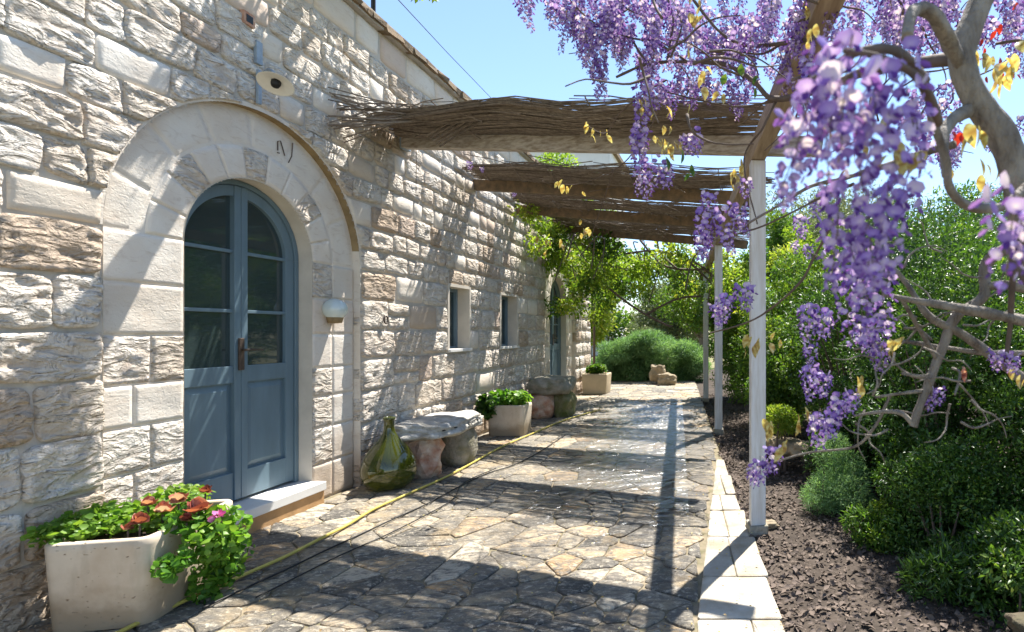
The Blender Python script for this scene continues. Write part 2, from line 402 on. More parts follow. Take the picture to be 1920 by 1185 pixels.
# litter
n = 42000; u = rng.random(n)**1.5*4.2; y = .8+rng.random(n)**1.25*11
x = np.array([edgeX(b) for b in y])-.03+u
z = np.array([bedz(a, b) for a, b in zip(x, y)])+.006+rng.random(n)*.012
P = np.stack([x, y, z], 1); D = rng.normal(size=(n, 3)); D[:, 2] *= .25; N = np.array([0, 0, 1.])+rng.normal(size=(n, 3))*.35
L = .012+.045*rng.random(n)**2; N += rng.normal(size=(n, 3))*.35; Vv, T, a = leaf_arrays(P, D, N, L, L*(.4+.4*rng.random(n)), rng.random(n)*2-.5, .15)
tag(tri_mesh('leaf_litter', Vv, T, a, M_CHIP), 'brown bark chips and dead leaves covering the planting bed', 'litter', kind='stuff')

patio = empty('patio', (0, 0, 0)); tag(patio, 'irregular stone paving beside the house', kind='structure')
mb = MB(); ys = np.linspace(-1.5, 16, 60)
V = [(-3.5, y_, -.006) for y_ in ys]+[(edgeX(y_)-.02, y_, -.006) for y_ in ys]+[(-3.5, y_, -.11) for y_ in ys]+[(edgeX(y_)-.02, y_, -.11) for y_ in ys]
m_ = len(ys); F = []
for i in range(m_-1): F += [(i, i+1, i+1+m_, i+m_), (i+m_, i+1+m_, i+1+3*m_, i+3*m_)]
mb.add(V, F); mb.add([(-9, 13.6, -.010), (-3.4, 13.6, -.010), (-3.4, 16, -.010), (-9, 16, -.010)], [(0, 1, 2, 3)])
build(mb, 'joint_bed', M_JOINT, patio, norm=False)
BW = .40                                
def BWf(y): return max(.02, .42-.10*max(0, y-2.6))
sites = []
yy = -.3; row = 0
while yy < 15.6:
    hgt = .115+.010*yy+random.uniform(0, .03); xx = -3.32+random.uniform(0, .2)
    while xx < edgeX(yy)-BWf(yy)+.02:
        big = mn.noise(Vector((xx*.9, yy*.9, 8))) > .12
        if not big or random.random() < .45: sites.append((xx+random.uniform(-.06, .06), yy+random.uniform(-.045, .045)))
        xx += random.uniform(.13, .32)*(1+.03*yy)
    yy += hgt
S = np.array(sites)
def clip(poly, nx_, ny_, c):             # keep nx*x+ny*y<=c
    out = []
    for i in range(len(poly)):
        p = poly[i]; q = poly[(i+1) % len(poly)]
        dp = nx_*p[0]+ny_*p[1]-c; dq = nx_*q[0]+ny_*q[1]-c
        if dp <= 0: out.append(p)
        if (dp < 0 < dq) or (dq < 0 < dp):
            t = dp/(dp-dq); out.append((p[0]+t*(q[0]-p[0]), p[1]+t*(q[1]-p[1])))
    return out
def pave_piece(mb, poly, tint, ks_=(.09, .5, .91), j=.004):
    cx = sum(p[0] for p in poly)/len(poly); cy = sum(p[1] for p in poly)/len(poly)
    # cut corners and inset
    pts = []
    k = len(poly)
    for i in range(k):
        p = poly[i]; q = poly[(i+1) % k]; L_ = math.dist(p, q)
        if L_ < .02: continue
        nsub = 3 if L_ > .12 else 2
        for s_ in range(nsub):
            t = (s_+.35)/(nsub-.3) if nsub == 2 else ks_[s_]
            w_ = .006*mn.noise(Vector((p[0]*9+s_, p[1]*9, 5)))
            pts.append((p[0]+t*(q[0]-p[0])+w_, p[1]+t*(q[1]-p[1])+w_))
    if len(pts) < 3: return False
    tl = (random.uniform(-.02, .02), random.uniform(-.02, .02)); h0 = random.uniform(.003, .009)
    def ring(ins, z, warp=0):
        o = []
        for (x_, y_) in pts:
            dx, dy = x_-cx, y_-cy; r = math.hypot(dx, dy); s_ = max(.2, (r-ins)/r)
            zz = z+tl[0]*dx*s_+tl[1]*dy*s_+(warp*mn.noise(Vector((x_*11*s_, y_*11, 2))) if warp else 0)
            o.append((cx+dx*s_, cy+dy*s_, zz))
        return o
    rs = [ring(j, -.02), ring(j+.002, h0-.005), ring(j+.012, h0), ring(j+.05, h0+.003, .006)]
    n_ = len(pts); V = sum(rs, [])+[(cx, cy, h0+.003)]; F = []
    for a_ in range(3):
        for i in range(n_):
            b_ = (i+1) % n_; F.append((a_*n_+i, a_*n_+b_, (a_+1)*n_+b_, (a_+1)*n_+i))
    for i in range(n_): F.append((3*n_+i, 3*n_+(i+1) % n_, 4*n_))
    mb.add(V, F, 0, tint); return True
cells = []
for i, (sx_, sy_) in enumerate(S):
    d2 = (S[:, 0]-sx_)**2+(S[:, 1]-sy_)**2; nb = np.argsort(d2)[1:22]
    poly = [(sx_-.7, sy_-.7), (sx_+.7, sy_-.7), (sx_+.7, sy_+.7), (sx_-.7, sy_+.7)]
    for j in nb:
        ax, ay = S[j]; nx_, ny_ = ax-sx_, ay-sy_; poly = clip(poly, nx_, ny_, (ax*ax+ay*ay-sx_*sx_-sy_*sy_)/2)
        if not poly: break
    if not poly: continue
    poly = clip(poly, -1, 0, 3.32); poly = clip(poly, 1, .088, .50-BWf(sy_)-(random.uniform(-.01, .03) if sy_ > 3 else 0))
    if len(poly) < 3: continue
    A = .5*abs(sum(poly[k][0]*poly[(k+1) % len(poly)][1]-poly[(k+1) % len(poly)][0]*poly[k][1] for k in range(len(poly))))
    if A < .004: continue
    d = max(sy_, .3); px = 1360+1000*sx_/d; vis = sy_ > 2.35 and -60 < px < 1950
    cells.append((-(A/d**3 if vis else 0), poly))
cells.sort(key=lambda c: c[0])
rest = MB()
for i, (k, poly) in enumerate(cells):
    t = float(np.clip(rng.normal(.48, .3), 0, 1))
    if i < 300:
        mb = MB()
        if pave_piece(mb, poly, t): build(mb, 'paving_stone', M_PAVE, patio, smooth=False)
    else: pave_piece(rest, poly, t)
tag(build(rest, 'small_paving', M_PAVE, patio), kind='stuff')
yy = -.4
while yy < 5.4:                        # pale edging stones
    L_ = random.uniform(.38, .75); y0, y1 = yy, yy+L_
    poly = [(edgeX(y0)-BWf(y0)+.01, y0), (edgeX(y0)+random.uniform(-.02, .02), y0), (edgeX(y1)+random.uniform(-.02, .02), y1), (edgeX(y1)-BWf(y1)+.01, y1)]
    if y1 < 2.5 or random.random() < .55:
        mb = MB(); pave_piece(mb, poly, .5+random.uniform(-.25, .3), (.03, .5, .97)); build(mb, 'edging_stone', M_SLABC, patio)
    else:
        xm = edgeX(y0)-BWf(y0)*random.uniform(.35, .6); sl_ = -.088*L_
        for pl in ([(poly[0]), (xm, y0), (xm+sl_, y1), poly[3]], [(xm, y0), poly[1], poly[2], (xm+sl_, y1)]):
            mb = MB(); pave_piece(mb, pl, .5+random.uniform(-.3, .3), (.03, .5, .97)); build(mb, 'edging_stone', M_SLABC, patio)
    yy = y1

# thin film of hose water standing on the stones
def mat_film():
    m, nt = newmat('water_film'); P = pos(nt)
    sx = N_(nt, 'ShaderNodeSeparateXYZ'); nt.links.new(P, sx.inputs[0])
    dx = mathn(nt, 'ABSOLUTE', mathn(nt, 'ADD', sx.outputs[0], mathn(nt, 'ADD', mathn(nt, 'MULTIPLY', sx.outputs[1], .10), .22)))
    fx = mathn(nt, 'SUBTRACT', 1.0, mathn(nt, 'DIVIDE', dx, 1.25))
    dy = mathn(nt, 'ABSOLUTE', mathn(nt, 'ADD', sx.outputs[1], -7.3)); fy = mathn(nt, 'SUBTRACT', 1.0, mathn(nt, 'DIVIDE', dy, 4.2))
    f = mathn(nt, 'MINIMUM', fx, fy)
    f = mathn(nt, 'ADD', f, mathn(nt, 'MULTIPLY', mathn(nt, 'ADD', noi(nt, P, 1.6, 3, .6), -.5), 1.3))
    f = mathn(nt, 'ADD', f, mathn(nt, 'MULTIPLY', mathn(nt, 'ADD', noi(nt, pos(nt, (1, 1.6, 1)), 9, 4, .6), -.5), 1.5))
    msk = ramp(nt, f, [(.26, (0,)*3), (.40, (1,)*3)])
    h = noi(nt, pos(nt, (1, 1.5, 1)), 7, 4, .6, .6); nb = bump(nt, h, 1.0, .03)
    g = N_(nt, 'ShaderNodeBsdfGlossy'); g.inputs['Roughness'].default_value = .27; nt.links.new(nb, g.inputs['Normal'])
    tr = N_(nt, 'ShaderNodeBsdfTransparent')
    fr = N_(nt, 'ShaderNodeFresnel'); fr.inputs[0].default_value = 1.9
    k = mathn(nt, 'MULTIPLY', fr.outputs[0], msk); mx = N_(nt, 'ShaderNodeMixShader'); nt.links.new(k, mx.inputs[0])
    nt.links.new(tr.outputs[0], mx.inputs[1]); nt.links.new(g.outputs[0], mx.inputs[2])
    o = N_(nt, 'ShaderNodeOutputMaterial'); nt.links.new(mx.outputs[0], o.inputs[0]); return m
mb = MB(); V = []; F = []
for j in range(41):
    y_ = 3.2+8.2*j/40
    for i in range(13): V.append((-2.3+(edgeX(y_)-BW-.02+2.3)*i/12, y_, .0215))
for j in range(40):
    for i in range(12): a_ = j*13+i; F.append((a_, a_+1, a_+14, a_+13))
mb.add(V, F); tag(build(mb, 'water', mat_film(), norm=False), 'wet film of water shining on the middle of the path', kind='structure')

# ------------------------------------------------------------------ stone house
WX = -3.30
house = empty('stone_house', (WX, 7.0, 0))
tag(house, 'long rustic limestone house with arched blue doors and two small windows', 'house')
DC = [3.837, 10.77]; SPR = 1.97; RO = 1.0; RI = .515; SX = WX-.07; DX = WX-.19
Y0, Y1, ZT = 1.2, 13.1, 4.28
WIN = [(6.35, 6.88, 1.16, 1.96), (7.82, 8.46, 1.15, 1.96)]
def face_grid(mb, x, ys, holes, ztop, z0=-.05):
    for a_, b_ in zip(ys[:-1], ys[1:]):
        ym = (a_+b_)/2; iv = [(z0, ztop)]
        for hf in holes:
            h = hf(ym)
            if h is None: continue
            nv = []
            for (p, q) in iv:
                if h[0] > p: nv.append((p, min(q, h[0])))
                if h[1] < q: nv.append((max(p, h[1]), q))
            iv = [v for v in nv if v[1]-v[0] > 1e-4]
        for (p, q) in iv: mb.add([(x, a_, p), (x, b_, p), (x, b_, q), (x, a_, q)], [(0, 1, 2, 3)])
def arch_hole(c, r, zb=-.1):
    def f(y_):
        if abs(y_-c) >= r: return None
        return (zb, SPR+math.sqrt(r*r-(y_-c)**2))
    return f
def rect_hole(wd): return lambda y_: (wd[2], wd[3]) if wd[0] < y_ < wd[1] else None
ys = set(np.round(np.arange(Y0, Y1+.01, .1), 3))
for c in DC:
    for r in (RO, RI):
        ys |= set(np.round(c+r*np.sin(np.linspace(-math.pi/2, math.pi/2, 49)), 5))
for wd in WIN: ys |= {wd[0], wd[1]}
ys = sorted(ys)
mb = MB()
face_grid(mb, WX-.014, ys, [arch_hole(c, RO) for c in DC]+[rect_hole(wd) for wd in WIN], ZT)
for c in DC:
    sub = [y_ for y_ in ys if c-RO-1e-3 <= y_ <= c+RO+1e-3]
    ms = MB(); face_grid(ms, SX-.006, sub, [arch_hole(c, RI, .18)], SPR+RO+.02); build(ms, 'surround_bed', M_SMOOTH, house, norm=False)
# other walls and roof
mb.box((WX-.3, Y0-.0, ZT/2-.03), (.55, .05, ZT), 0)
mb.box((WX-3.2, Y1-.1, ZT/2-.03), (6.3, .2, ZT-.01), 0)
mb.box((WX-6.4, (Y0+Y1)/2, ZT/2), (.2, Y1-Y0, ZT), 0); mb.box((WX-3.2, Y0-.1, ZT/2), (6.3, .2, ZT-.02), 0)
build(mb, 'wall', M_MORTAR, house, norm=False)
mb = MB(); mb.box((WX-3.2, (Y0+Y1)/2, ZT+.04), (6.5, Y1-Y0+.3, .10)); build(mb, 'roof', M_ROOF, house)
mb = MB()
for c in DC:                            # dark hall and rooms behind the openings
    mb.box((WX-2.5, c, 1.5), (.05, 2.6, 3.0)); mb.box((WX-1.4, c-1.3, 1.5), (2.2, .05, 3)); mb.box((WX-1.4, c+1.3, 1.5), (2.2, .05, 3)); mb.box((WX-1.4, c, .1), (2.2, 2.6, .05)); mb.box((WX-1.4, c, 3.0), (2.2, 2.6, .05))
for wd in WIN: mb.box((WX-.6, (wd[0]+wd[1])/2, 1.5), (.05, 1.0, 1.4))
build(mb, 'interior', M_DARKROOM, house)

def patch(mb, nu, nv, mp, x0, bulge, rough, tint, seed, back=.05, mode='rough'):
    V = []
    for j in range(nv+1):
        v = min(1, max(0, (j-.65)/(nv-1.3)))
        for i in range(nu+1):
            u = min(1, max(0, (i-.65)/(nu-1.3))); y_, z_ = mp(u, v)
            eu = min(i, nu-i); ev = min(j, nv-j); e = min(eu, ev)
            q0 = Vector((y_, z_*1.6, seed)); prof = 0 if e < .5 else (.80+.15*mn.noise(q0*21) if e < 1.5 else 1)
            q = Vector((y_*1.0, z_*1.6, seed))
            if mode == 'rough':
                r1 = 1-2*abs(mn.noise(q*7.5)); r2 = mn.noise(q*16); r3 = 1-2*abs(mn.noise(q*26+Vector((5, 0, 0))))
                x_ = bulge*prof+rough*prof*(.55*r1+.45*r2+.28*r3)
            else:
                x_ = bulge*(0 if e < .5 else 1)+rough*prof*mn.noise(q*5)
            V.append((x0+x_, y_, z_))
    F = []
    for j in range(nv):
        for i in range(nu):
            a_ = j*(nu+1)+i; F.append((a_, a_+1, a_+nu+2, a_+nu+1))
    # skirt back into the wall
    per = [i for i in range(nu+1)]+[j*(nu+1)+nu for j in range(1, nv+1)]+[nv*(nu+1)+i for i in range(nu-1, -1, -1)]+[j*(nu+1) for j in range(nv-1, 0, -1)]
    n0 = len(V)
    for k in per: V.append((x0-back, V[k][1], V[k][2]))
    for i in range(len(per)):
        b_ = (i+1) % len(per); F.append((per[b_], per[i], n0+i, n0+b_))
    mb.add(V, F, 0, tint)
stones = []
zb = [0, .29, .57, .86, 1.155, 1.42, 1.69, 1.96]
random.seed(11)
z_ = 1.96
while z_ < 3.93: z_ += random.uniform(.165, .235); zb.append(z_)
zb[-1] = 4.0; zb.append(ZT-.01)
def arcz(c, r, y_):
    return SPR+math.sqrt(max(0, r*r-(y_-c)**2)) if abs(y_-c) < r else -9
for ci in range(len(zb)-1):
    z0, z1 = zb[ci], zb[ci+1]; low = z1 < 2.0; topc = ci == len(zb)-2
    segs = [(Y0, Y1)]
    def cut(segs, a_, b_):
        o = []
        for p, q in segs:
            if b_ <= p or a_ >= q: o.append((p, q)); continue
            if a_ > p: o.append((p, a_))
            if b_ < q: o.append((b_, q))
        return o
    for c in DC:
        if z0 < SPR-.05: segs = cut(segs, c-RO, c+RO)
        elif z0 < SPR+RO:
            zmid = z0+.02; hw = math.sqrt(max(0, RO*RO-(max(z1, SPR)-SPR)**2)) if z1-SPR < RO else 0
            if hw > .0: segs = cut(segs, c-hw, c+hw)
    for wd in WIN:
        if z0 < wd[3]-.03 and z1 > wd[2]+.03: segs = cut(segs, wd[0], wd[1])
    for (p, q) in segs:
        y_ = p
        while y_ < q-1e-3:
            w_ = random.uniform(.26, .58) if low else random.uniform(.17, .40)
            if topc: w_ = random.uniform(.3, .55)
            if q-(y_+w_) < .14: w_ = q-y_
            ww = min(w_, .75)
            parts = [(z0, z1)]
            if low and random.random() < .16 and ww < .5: zm = z0+(z1-z0)*random.uniform(.4, .6); parts = [(z0, zm), (zm, z1)]
            for (a_, b_) in parts: stones.append((y_, y_+ww, a_, b_, topc))
            y_ += ww
def proj_area(y0, y1, z0, z1):
    d = max(1.8, (y0+y1)/2)
    if 1360+1000*WX/d < -120: return 0
    if (z0-CAMH)/d > .66: return 0
    return (y1-y0)*(z1-z0)/d**3
items = []
for (y0, y1, z0, z1, topc) in stones:
    g = .004; a0, a1, b0, b1 = y0+g, y1-g, z0+g, z1-g
    cy, cz = (a0+a1)/2, (b0+b1)/2
    jt = [random.uniform(-.014, .012) for _ in range(8)]
    mode = None
    for c in DC:
        if b1 > SPR and abs(cy-c) < RO+.5 and b0 < SPR+RO+.05:
            cor = max(arcz(c, RO+.012, a0), arcz(c, RO+.012, a1), arcz(c, RO+.012, min(max(c, a0), a1)))
            if cor > b0:
                mode = ('B' if cz-SPR > abs(cy-c)*.75 else ('R' if cy > c else 'L'), c)
    def mp_rect(u, v, a0=a0, a1=a1, b0=b0, b1=b1, jt=jt):
        y_ = (a0+jt[0]*(1-v)+jt[1]*v)*(1-u)+(a1+jt[2]*(1-v)+jt[3]*v)*u
        zz = (b0+jt[4]*(1-u)+jt[5]*u)*(1-v)+(b1+jt[6]*(1-u)+jt[7]*u)*v
        # rounded corners
        k = .035; cu = abs(2*u-1)**6; cv = abs(2*v-1)**6
        y_ += (.5-u)*2*k*cu*cv*.5; zz += (.5-v)*2*k*cu*cv*.5
        return y_+.008*mn.noise(Vector((y_*5, zz*9, 7))), zz+.014*mn.noise(Vector((y_*1.2, zz*2, 1)))+.007*mn.noise(Vector((y_*7, zz*5, 3)))
    mp = mp_rect
    if mode:
        kind, c = mode
        if kind == 'B':
            lo, hi = a0, a1
            # keep only where the arc is below the top
            smp = [a0+(a1-a0)*k/40 for k in range(41)]; ok = [s_ for s_ in smp if arcz(c, RO+.012, s_) < b1-.02]
            if len(ok) < 4: continue
            lo, hi = ok[0], ok[-1]
            def mp(u, v, lo=lo, hi=hi, b0=b0, b1=b1, c=c):
                y_ = lo+(hi-lo)*u; zl = max(b0, arcz(c, RO+.012, y_)); return y_, min(zl, b1)*(1-v)+b1*v
            a0, a1 = lo, hi
        elif kind == 'R':
            def ed(zz, c=c): return c+(math.sqrt(max(0, (RO+.012)**2-(zz-SPR)**2)) if zz > SPR else RO+.012)
            if a1-min(ed(b0), ed(b1)) < .05: continue
            def mp(u, v, a0=a0, a1=a1, b0=b0, b1=b1, ed=ed):
                zz = b0+(b1-b0)*v; l = min(max(a0, ed(zz)), a1-.012); return l*(1-u)+a1*u, zz
        else:
            def ed(zz, c=c): return c-(math.sqrt(max(0, (RO+.012)**2-(zz-SPR)**2)) if zz > SPR else RO+.012)
            if max(ed(b0), ed(b1))-a0 < .05: continue
            def mp(u, v, a0=a0, a1=a1, b0=b0, b1=b1, ed=ed):
                zz = b0+(b1-b0)*v; r_ = max(min(a1, ed(zz)), a0+.012); return a0*(1-u)+r_*u, zz
    items.append((proj_area(a0, a1, b0, b1), mp, a0, a1, b0, b1, topc))
items.sort(key=lambda t: -t[0])
rest = MB()
for i, (pa, mp, a0, a1, b0, b1, topc) in enumerate(items):
    d = max((a0+a1)/2, 1.8); cell = max(.0125, .0042*d) if pa > 0 else .08
    nu = max(4, min(38, int((a1-a0)/cell))); nv = max(4, min(24, int((b1-b0)/cell)))
    smooth_ = topc or random.random() < .13
    tint = float(np.clip(rng.normal(.5, .27), 0, 1))
    mb = MB() if i < 300 else rest
    if smooth_: patch(mb, max(4, nu//2), max(4, nv//2), mp, WX-.022, .022, .010, tint, i*1.7, mode='smooth')
    else: patch(mb, nu, nv, mp, WX-.022, random.uniform(.016, .030), random.uniform(.011, .020), tint, i*1.7)
    if i < 300: build(mb, 'stone', M_SMOOTH if smooth_ else M_ROUGH, house, smooth=True, norm=False)
tag(build(rest, 'small_stone', M_ROUGH, house, smooth=True, norm=False), kind='stuff')

# arched surrounds, doors, steps
def ring_patch(mb, c, r0, r1, t0, t1, x0, bulge, rough, tint, seed, mode, n1=10, n2=6):
    g = .0015
    def mp(u, v):
        r = r0+g+(r1-r0-2*g)*v; t = t0+g/r+(t1-t0-2*g/r)*(1-u)
        return c+r*math.cos(t), SPR+r*math.sin(t)
    patch(mb, n1, n2, mp, x0, bulge, rough, tint, seed, .03, mode)
for di, c in enumerate(DC):
    n_in, n_out = 11, 8; RM = .74
    for k in range(n_in):
        t0, t1 = math.pi*k/n_in, math.pi*(k+1)/n_in
        rgh = di == 0 and k in (2, 5, 8)
        mb = MB(); ring_patch(mb, c, RI, RM, t0, t1, SX-.012, .013, .010 if rgh else .004, .6+random.uniform(-.1, .15), k*3.3+di, 'rough' if rgh else 'smooth', 12, 9)
        build(mb, 'voussoir', M_ROUGH if rgh else M_SMOOTH, house, smooth=True, norm=False)
    for k in range(n_out):
        t0, t1 = math.pi*k/n_out+.05, math.pi*(k+1)/n_out+.05
        t0 = max(0, t0) if k else 0; t1 = min(t1, math.pi)
        mb = MB(); ring_patch(mb, c, RM, RO-.003, t0, t1, SX-.012, .008, .005, .5+random.uniform(-.05, .05), k*5.1+di, 'smooth', 12, 6)
        build(mb, 'voussoir', M_SMOOTH, house, smooth=True, norm=False)
    jz = [0, .30, .60, .86, 1.10, 1.38, 1.68, 1.97]
    for side in (-1, 1):
        for k in range(7):
            z0, z1 = jz[k], jz[k+1]
            ya, yb = (c-RO, c-RI) if side < 0 else (c+RI, c+RO)
            if side < 0:
                spl = [(ya, yb)] if k >= 5 else ([(ya, ya+.2), (ya+.2, yb)] if k % 2 else [(ya, ya+.29), (ya+.29, yb)])
                rg = k in (0, 1, 2, 4)
            else:
                spl = [(ya, ya+.22), (ya+.22, yb)]; rg = None
            for si, (p, q) in enumerate(spl):
                r_ = rg if rg is not None else (si == 0 and k in (1, 2, 3, 6))
                def mp(u, v, p=p+.002, q=q-.002, z0=z0+.002, z1=z1-.002): return p+(q-p)*u, z0+(z1-z0)*v
                nu = max(5, int((q-p)/(.018 if di == 0 else .06))); nv = max(5, int((z1-z0)/(.018 if di == 0 else .06)))
                mb = MB(); patch(mb, nu, nv, mp, SX-.012, .014, .011 if r_ else .005, float(np.clip(rng.normal(.55, .22), 0, 1)), k*2.2+side+si*9+di*40, .03, 'rough' if r_ else 'smooth')
                build(mb, 'jamb_block', M_ROUGH if r_ else M_SMOOTH, house, smooth=True, norm=False)
    # ochre edge of the outer arch and its side faces
    prof = [(c-RO, -.02)]+[(c-RO*math.cos(t), SPR+RO*math.sin(t)) for t in np.linspace(0, math.pi, 61)]+[(c+RO, -.02)]
    V = []; F = []
    for (a_, b_) in prof:
        w_ = .006*mn.noise(Vector((a_*9, b_*9, 0))); V += [(WX-.010+w_, a_, b_), (SX-.014, a_, b_)]
    for i in range(len(prof)-1): F.append((2*i, 2*i+1, 2*i+3, 2*i+2))
    mb = MB(); mb.add(V, F)
    mb.m = [0 if 18 < i < 58 else 1 for i in range(len(F))]
    V = []; F = []
    for i, t in enumerate(np.linspace(0, math.pi, 61)):
        for rr in (RO, RO+.03): V.append((WX-.0105, c-rr*math.cos(t), SPR+rr*math.sin(t)))
    for i in range(60): F.append((2*i, 2*i+1, 2*i+3, 2*i+2))
    mb.add(V, F); mb.m += []
    mb.m = mb.m[:len(prof)-1]+[1]*60
    build(mb, 'arch_edge', [M_OCHRE, M_SMOOTH], house, norm=False)
    # inner reveal
    prof = [(c-RI, .18)]+[(c-RI*math.cos(t), SPR+RI*math.sin(t)) for t in np.linspace(0, math.pi, 49)]+[(c+RI, .18)]
    V = []; F = []
    for (a_, b_) in prof: V += [(SX-.001, a_, b_), (DX-.1, a_, b_)]
    for i in range(len(prof)-1): F.append((2*i, 2*i+1, 2*i+3, 2*i+2))
    mb = MB(); mb.add(V, F); V = []
    for t in np.linspace(0, math.pi, 49):
        for rr in (RI, RI+.02): V.append((SX-.004, c-rr*math.cos(t), SPR+rr*math.sin(t)))
    mb.add(V, [(2*i, 2*i+1, 2*i+3, 2*i+2) for i in range(48)]); build(mb, 'reveal', M_PLASTER, house, norm=False)
    # step
    step = MB(); step.box((WX-.16, c, .145), (.40, 1.05, .07)); so_ = build(step, 'door_step', M_MARBLE, house, bevel=.006)
    b_ = MB(); b_.box((WX-.155, c, .05), (.36, 1.04, .118)); build(b_, 'step_base', M_ORANGE, house, bevel=.006)
    # --- door
    zb0, R0 = .182, RI-.004
    fr = MB()                            # fixed frame: an arched band
    def band(mbx, r0, r1, x0, x1, th0=0, th1=math.pi, n=40, mi=0):
        V = []; F = []
        for t in np.linspace(th0, th1, n+1):
            for (r, x_) in ((r0, x0), (r1, x0), (r1, x1), (r0, x1)): V.append((x_, c+r*math.cos(t), SPR+r*math.sin(t)))
        for i in range(n):
            for k in range(4):
                a_ = i*4+k; b2 = i*4+(k+1) % 4; F.append((a_, b2, b2+4, a_+4))
        F += [(0, 1, 2, 3), (n*4+3, n*4+2, n*4+1, n*4)]
        mbx.add(V, F, mi)
    band(fr, R0-.035, R0, DX-.06, DX+.012)
    for s_ in (-1, 1): fr.box((DX-.024, c+s_*(R0-.0175), (zb0+SPR)/2), (.072, .035, SPR-zb0))
    door = build(fr, 'door', M_DOOR, house, bevel=.003)
    door['label'] = ('near' if di == 0 else 'far')+' blue arched double door with glass panes'
    RL = R0-.038
    for s_ in (-1, 1):
        lf = MB(); x0, x1 = DX-.045, DX
        a_, b_ = (c+.002, c+RL) if s_ > 0 else (c-RL, c-.002)
        st = .075
        inner = c+.002+.05 if s_ > 0 else c-.002-.05          # meeting stile inner edge
        outer = c+s_*(RL-st)
        hh = SPR+math.sqrt(RL**2-.05**2)
        lf.box(((x0+x1)/2+.004, (c+s_*.027), (zb0+.02+hh)/2), (.053, .05, hh-zb0-.02))
        lf.box(((x0+x1)/2, c+s_*(RL-st/2), (zb0+.02+SPR)/2), (.045, st, SPR-zb0-.02))
        band(lf, RL-st, RL, x0, x1, *((0, math.pi/2-.1) if s_ > 0 else (math.pi/2+.1, math.pi)), n=22)
        ym = (inner+outer)/2; wy = abs(outer-inner)
        def rail(z0, z1, xa=x0, xb=x1-.001): lf.box(((xa+xb)/2, ym, (z0+z1)/2), (xb-xa, wy+.002, z1-z0))
        rail(SPR-.012, SPR+.012, x0+.01, x1-.006); rail(1.535, 1.559, x0+.01, x1-.006)
        rail(1.035, 1.155); rail(zb0+.02, .40)
        lf.box((x0+.012, ym, .72), (.02, wy, .66))
        # raised field with sloping border
        yo, yi = wy/2-.012, wy/2-.045
        V = [(x0+.022, ym-yo, .412), (x0+.022, ym+yo, .412), (x0+.022, ym+yo, 1.023), (x0+.022, ym-yo, 1.023),
             (x0+.036, ym-yi, .45), (x0+.036, ym+yi, .45), (x0+.036, ym+yi, .985), (x0+.036, ym-yi, .985)]
        lf.add(V, [(0, 1, 5, 4), (1, 2, 6, 5), (2, 3, 7, 6), (3, 0, 4, 7), (4, 5, 6, 7)])
        build(lf, 'door_leaf', M_DOOR, door, bevel=.003)
        rg_ = RL-st+.004
        pts = []
        for k in range(13):
            yy_ = inner+(outer-inner)*k/12; pts.append((yy_, SPR+math.sqrt(max(0, rg_**2-(yy_-c)**2))))
        for pl in ([(inner, SPR)]+pts+[(outer, SPR)], [(inner, 1.547), (outer, 1.547), (outer, SPR), (inner, SPR)], [(inner, 1.15), (outer, 1.15), (outer, 1.547), (inner, 1.547)]):
            p_ = MB(); p_.prism(pl, x0+.015, x0+.019); build(p_, 'pane', M_GLASS, door)
    hd = MB(); hd.box((DX+.017, c-.01, 1.24), (.014, .04, .23)); build(hd, 'handle_plate', M_IRON, door, bevel=.004)
    hd = MB(); hd.tube([(DX+.02, c-.01, 1.27), (DX+.06, c-.01, 1.27), (DX+.065, c+.03, 1.272), (DX+.062, c+.12, 1.266)], [.008, .008, .007, .006], 8)
    build(hd, 'handle', M_IRON, door, smooth=True)

# windows
for k, (ya, yb, za, zt) in enumerate(WIN):
    fr = MB(); xg = WX-.17; yc, zc = (ya+yb)/2, (za+zt)/2
    for s_ in (-1, 1):
        fr.box((xg, yc+s_*((yb-ya)/2-.03), zc), (.05, .055, zt-za-.01)); fr.box((xg, yc, zc+s_*((zt-za)/2-.03)), (.048, yb-ya-.11, .055))
    fr.box((xg+.001, yc, zc), (.044, .05, zt-za-.12))
    wn = build(fr, 'window', M_DOOR, house, bevel=.004); wn['label'] = 'small dark-glazed window with blue frame set deep in the stone'
    p_ = MB(); p_.box((xg-.01, yc, zc), (.006, yb-ya-.1, zt-za-.1)); build(p_, 'pane', M_GLASS, wn)
    sl_ = MB(); sl_.box((WX-.065, yc, za+.012), (.20, yb-ya+.02, .035)); build(sl_, 'sill', M_MARBLE, wn, bevel=.004)
    rv = MB()
    rv.box((WX-.095, yb+.003, zc), (.21, .038, zt-za+.03)); rv.box((WX-.095, ya-.003, zc), (.21, .038, zt-za+.03)); rv.box((WX-.0955, yc, zt+.003), (.209, yb-ya-.03, .038))
    build(rv, 'reveal', M_PLASTER, wn)
# ragged roof edge
random.seed(5)
y_ = Y0
while y_ < Y1+.1:
    L_ = random.uniform(.13, .3); mb = MB()
    mb.box((WX-.05+random.uniform(-.012, .012), y_+L_/2, ZT+.03+random.uniform(-.006, .008)), (.26, L_-.006, random.uniform(.05, .07)), jit=.012, tint=random.random(), rot=Matrix.Rotation(random.uniform(-.05, .05), 3, 'X'))
    build(mb, 'coping_stone', M_TILE, house); y_ += L_
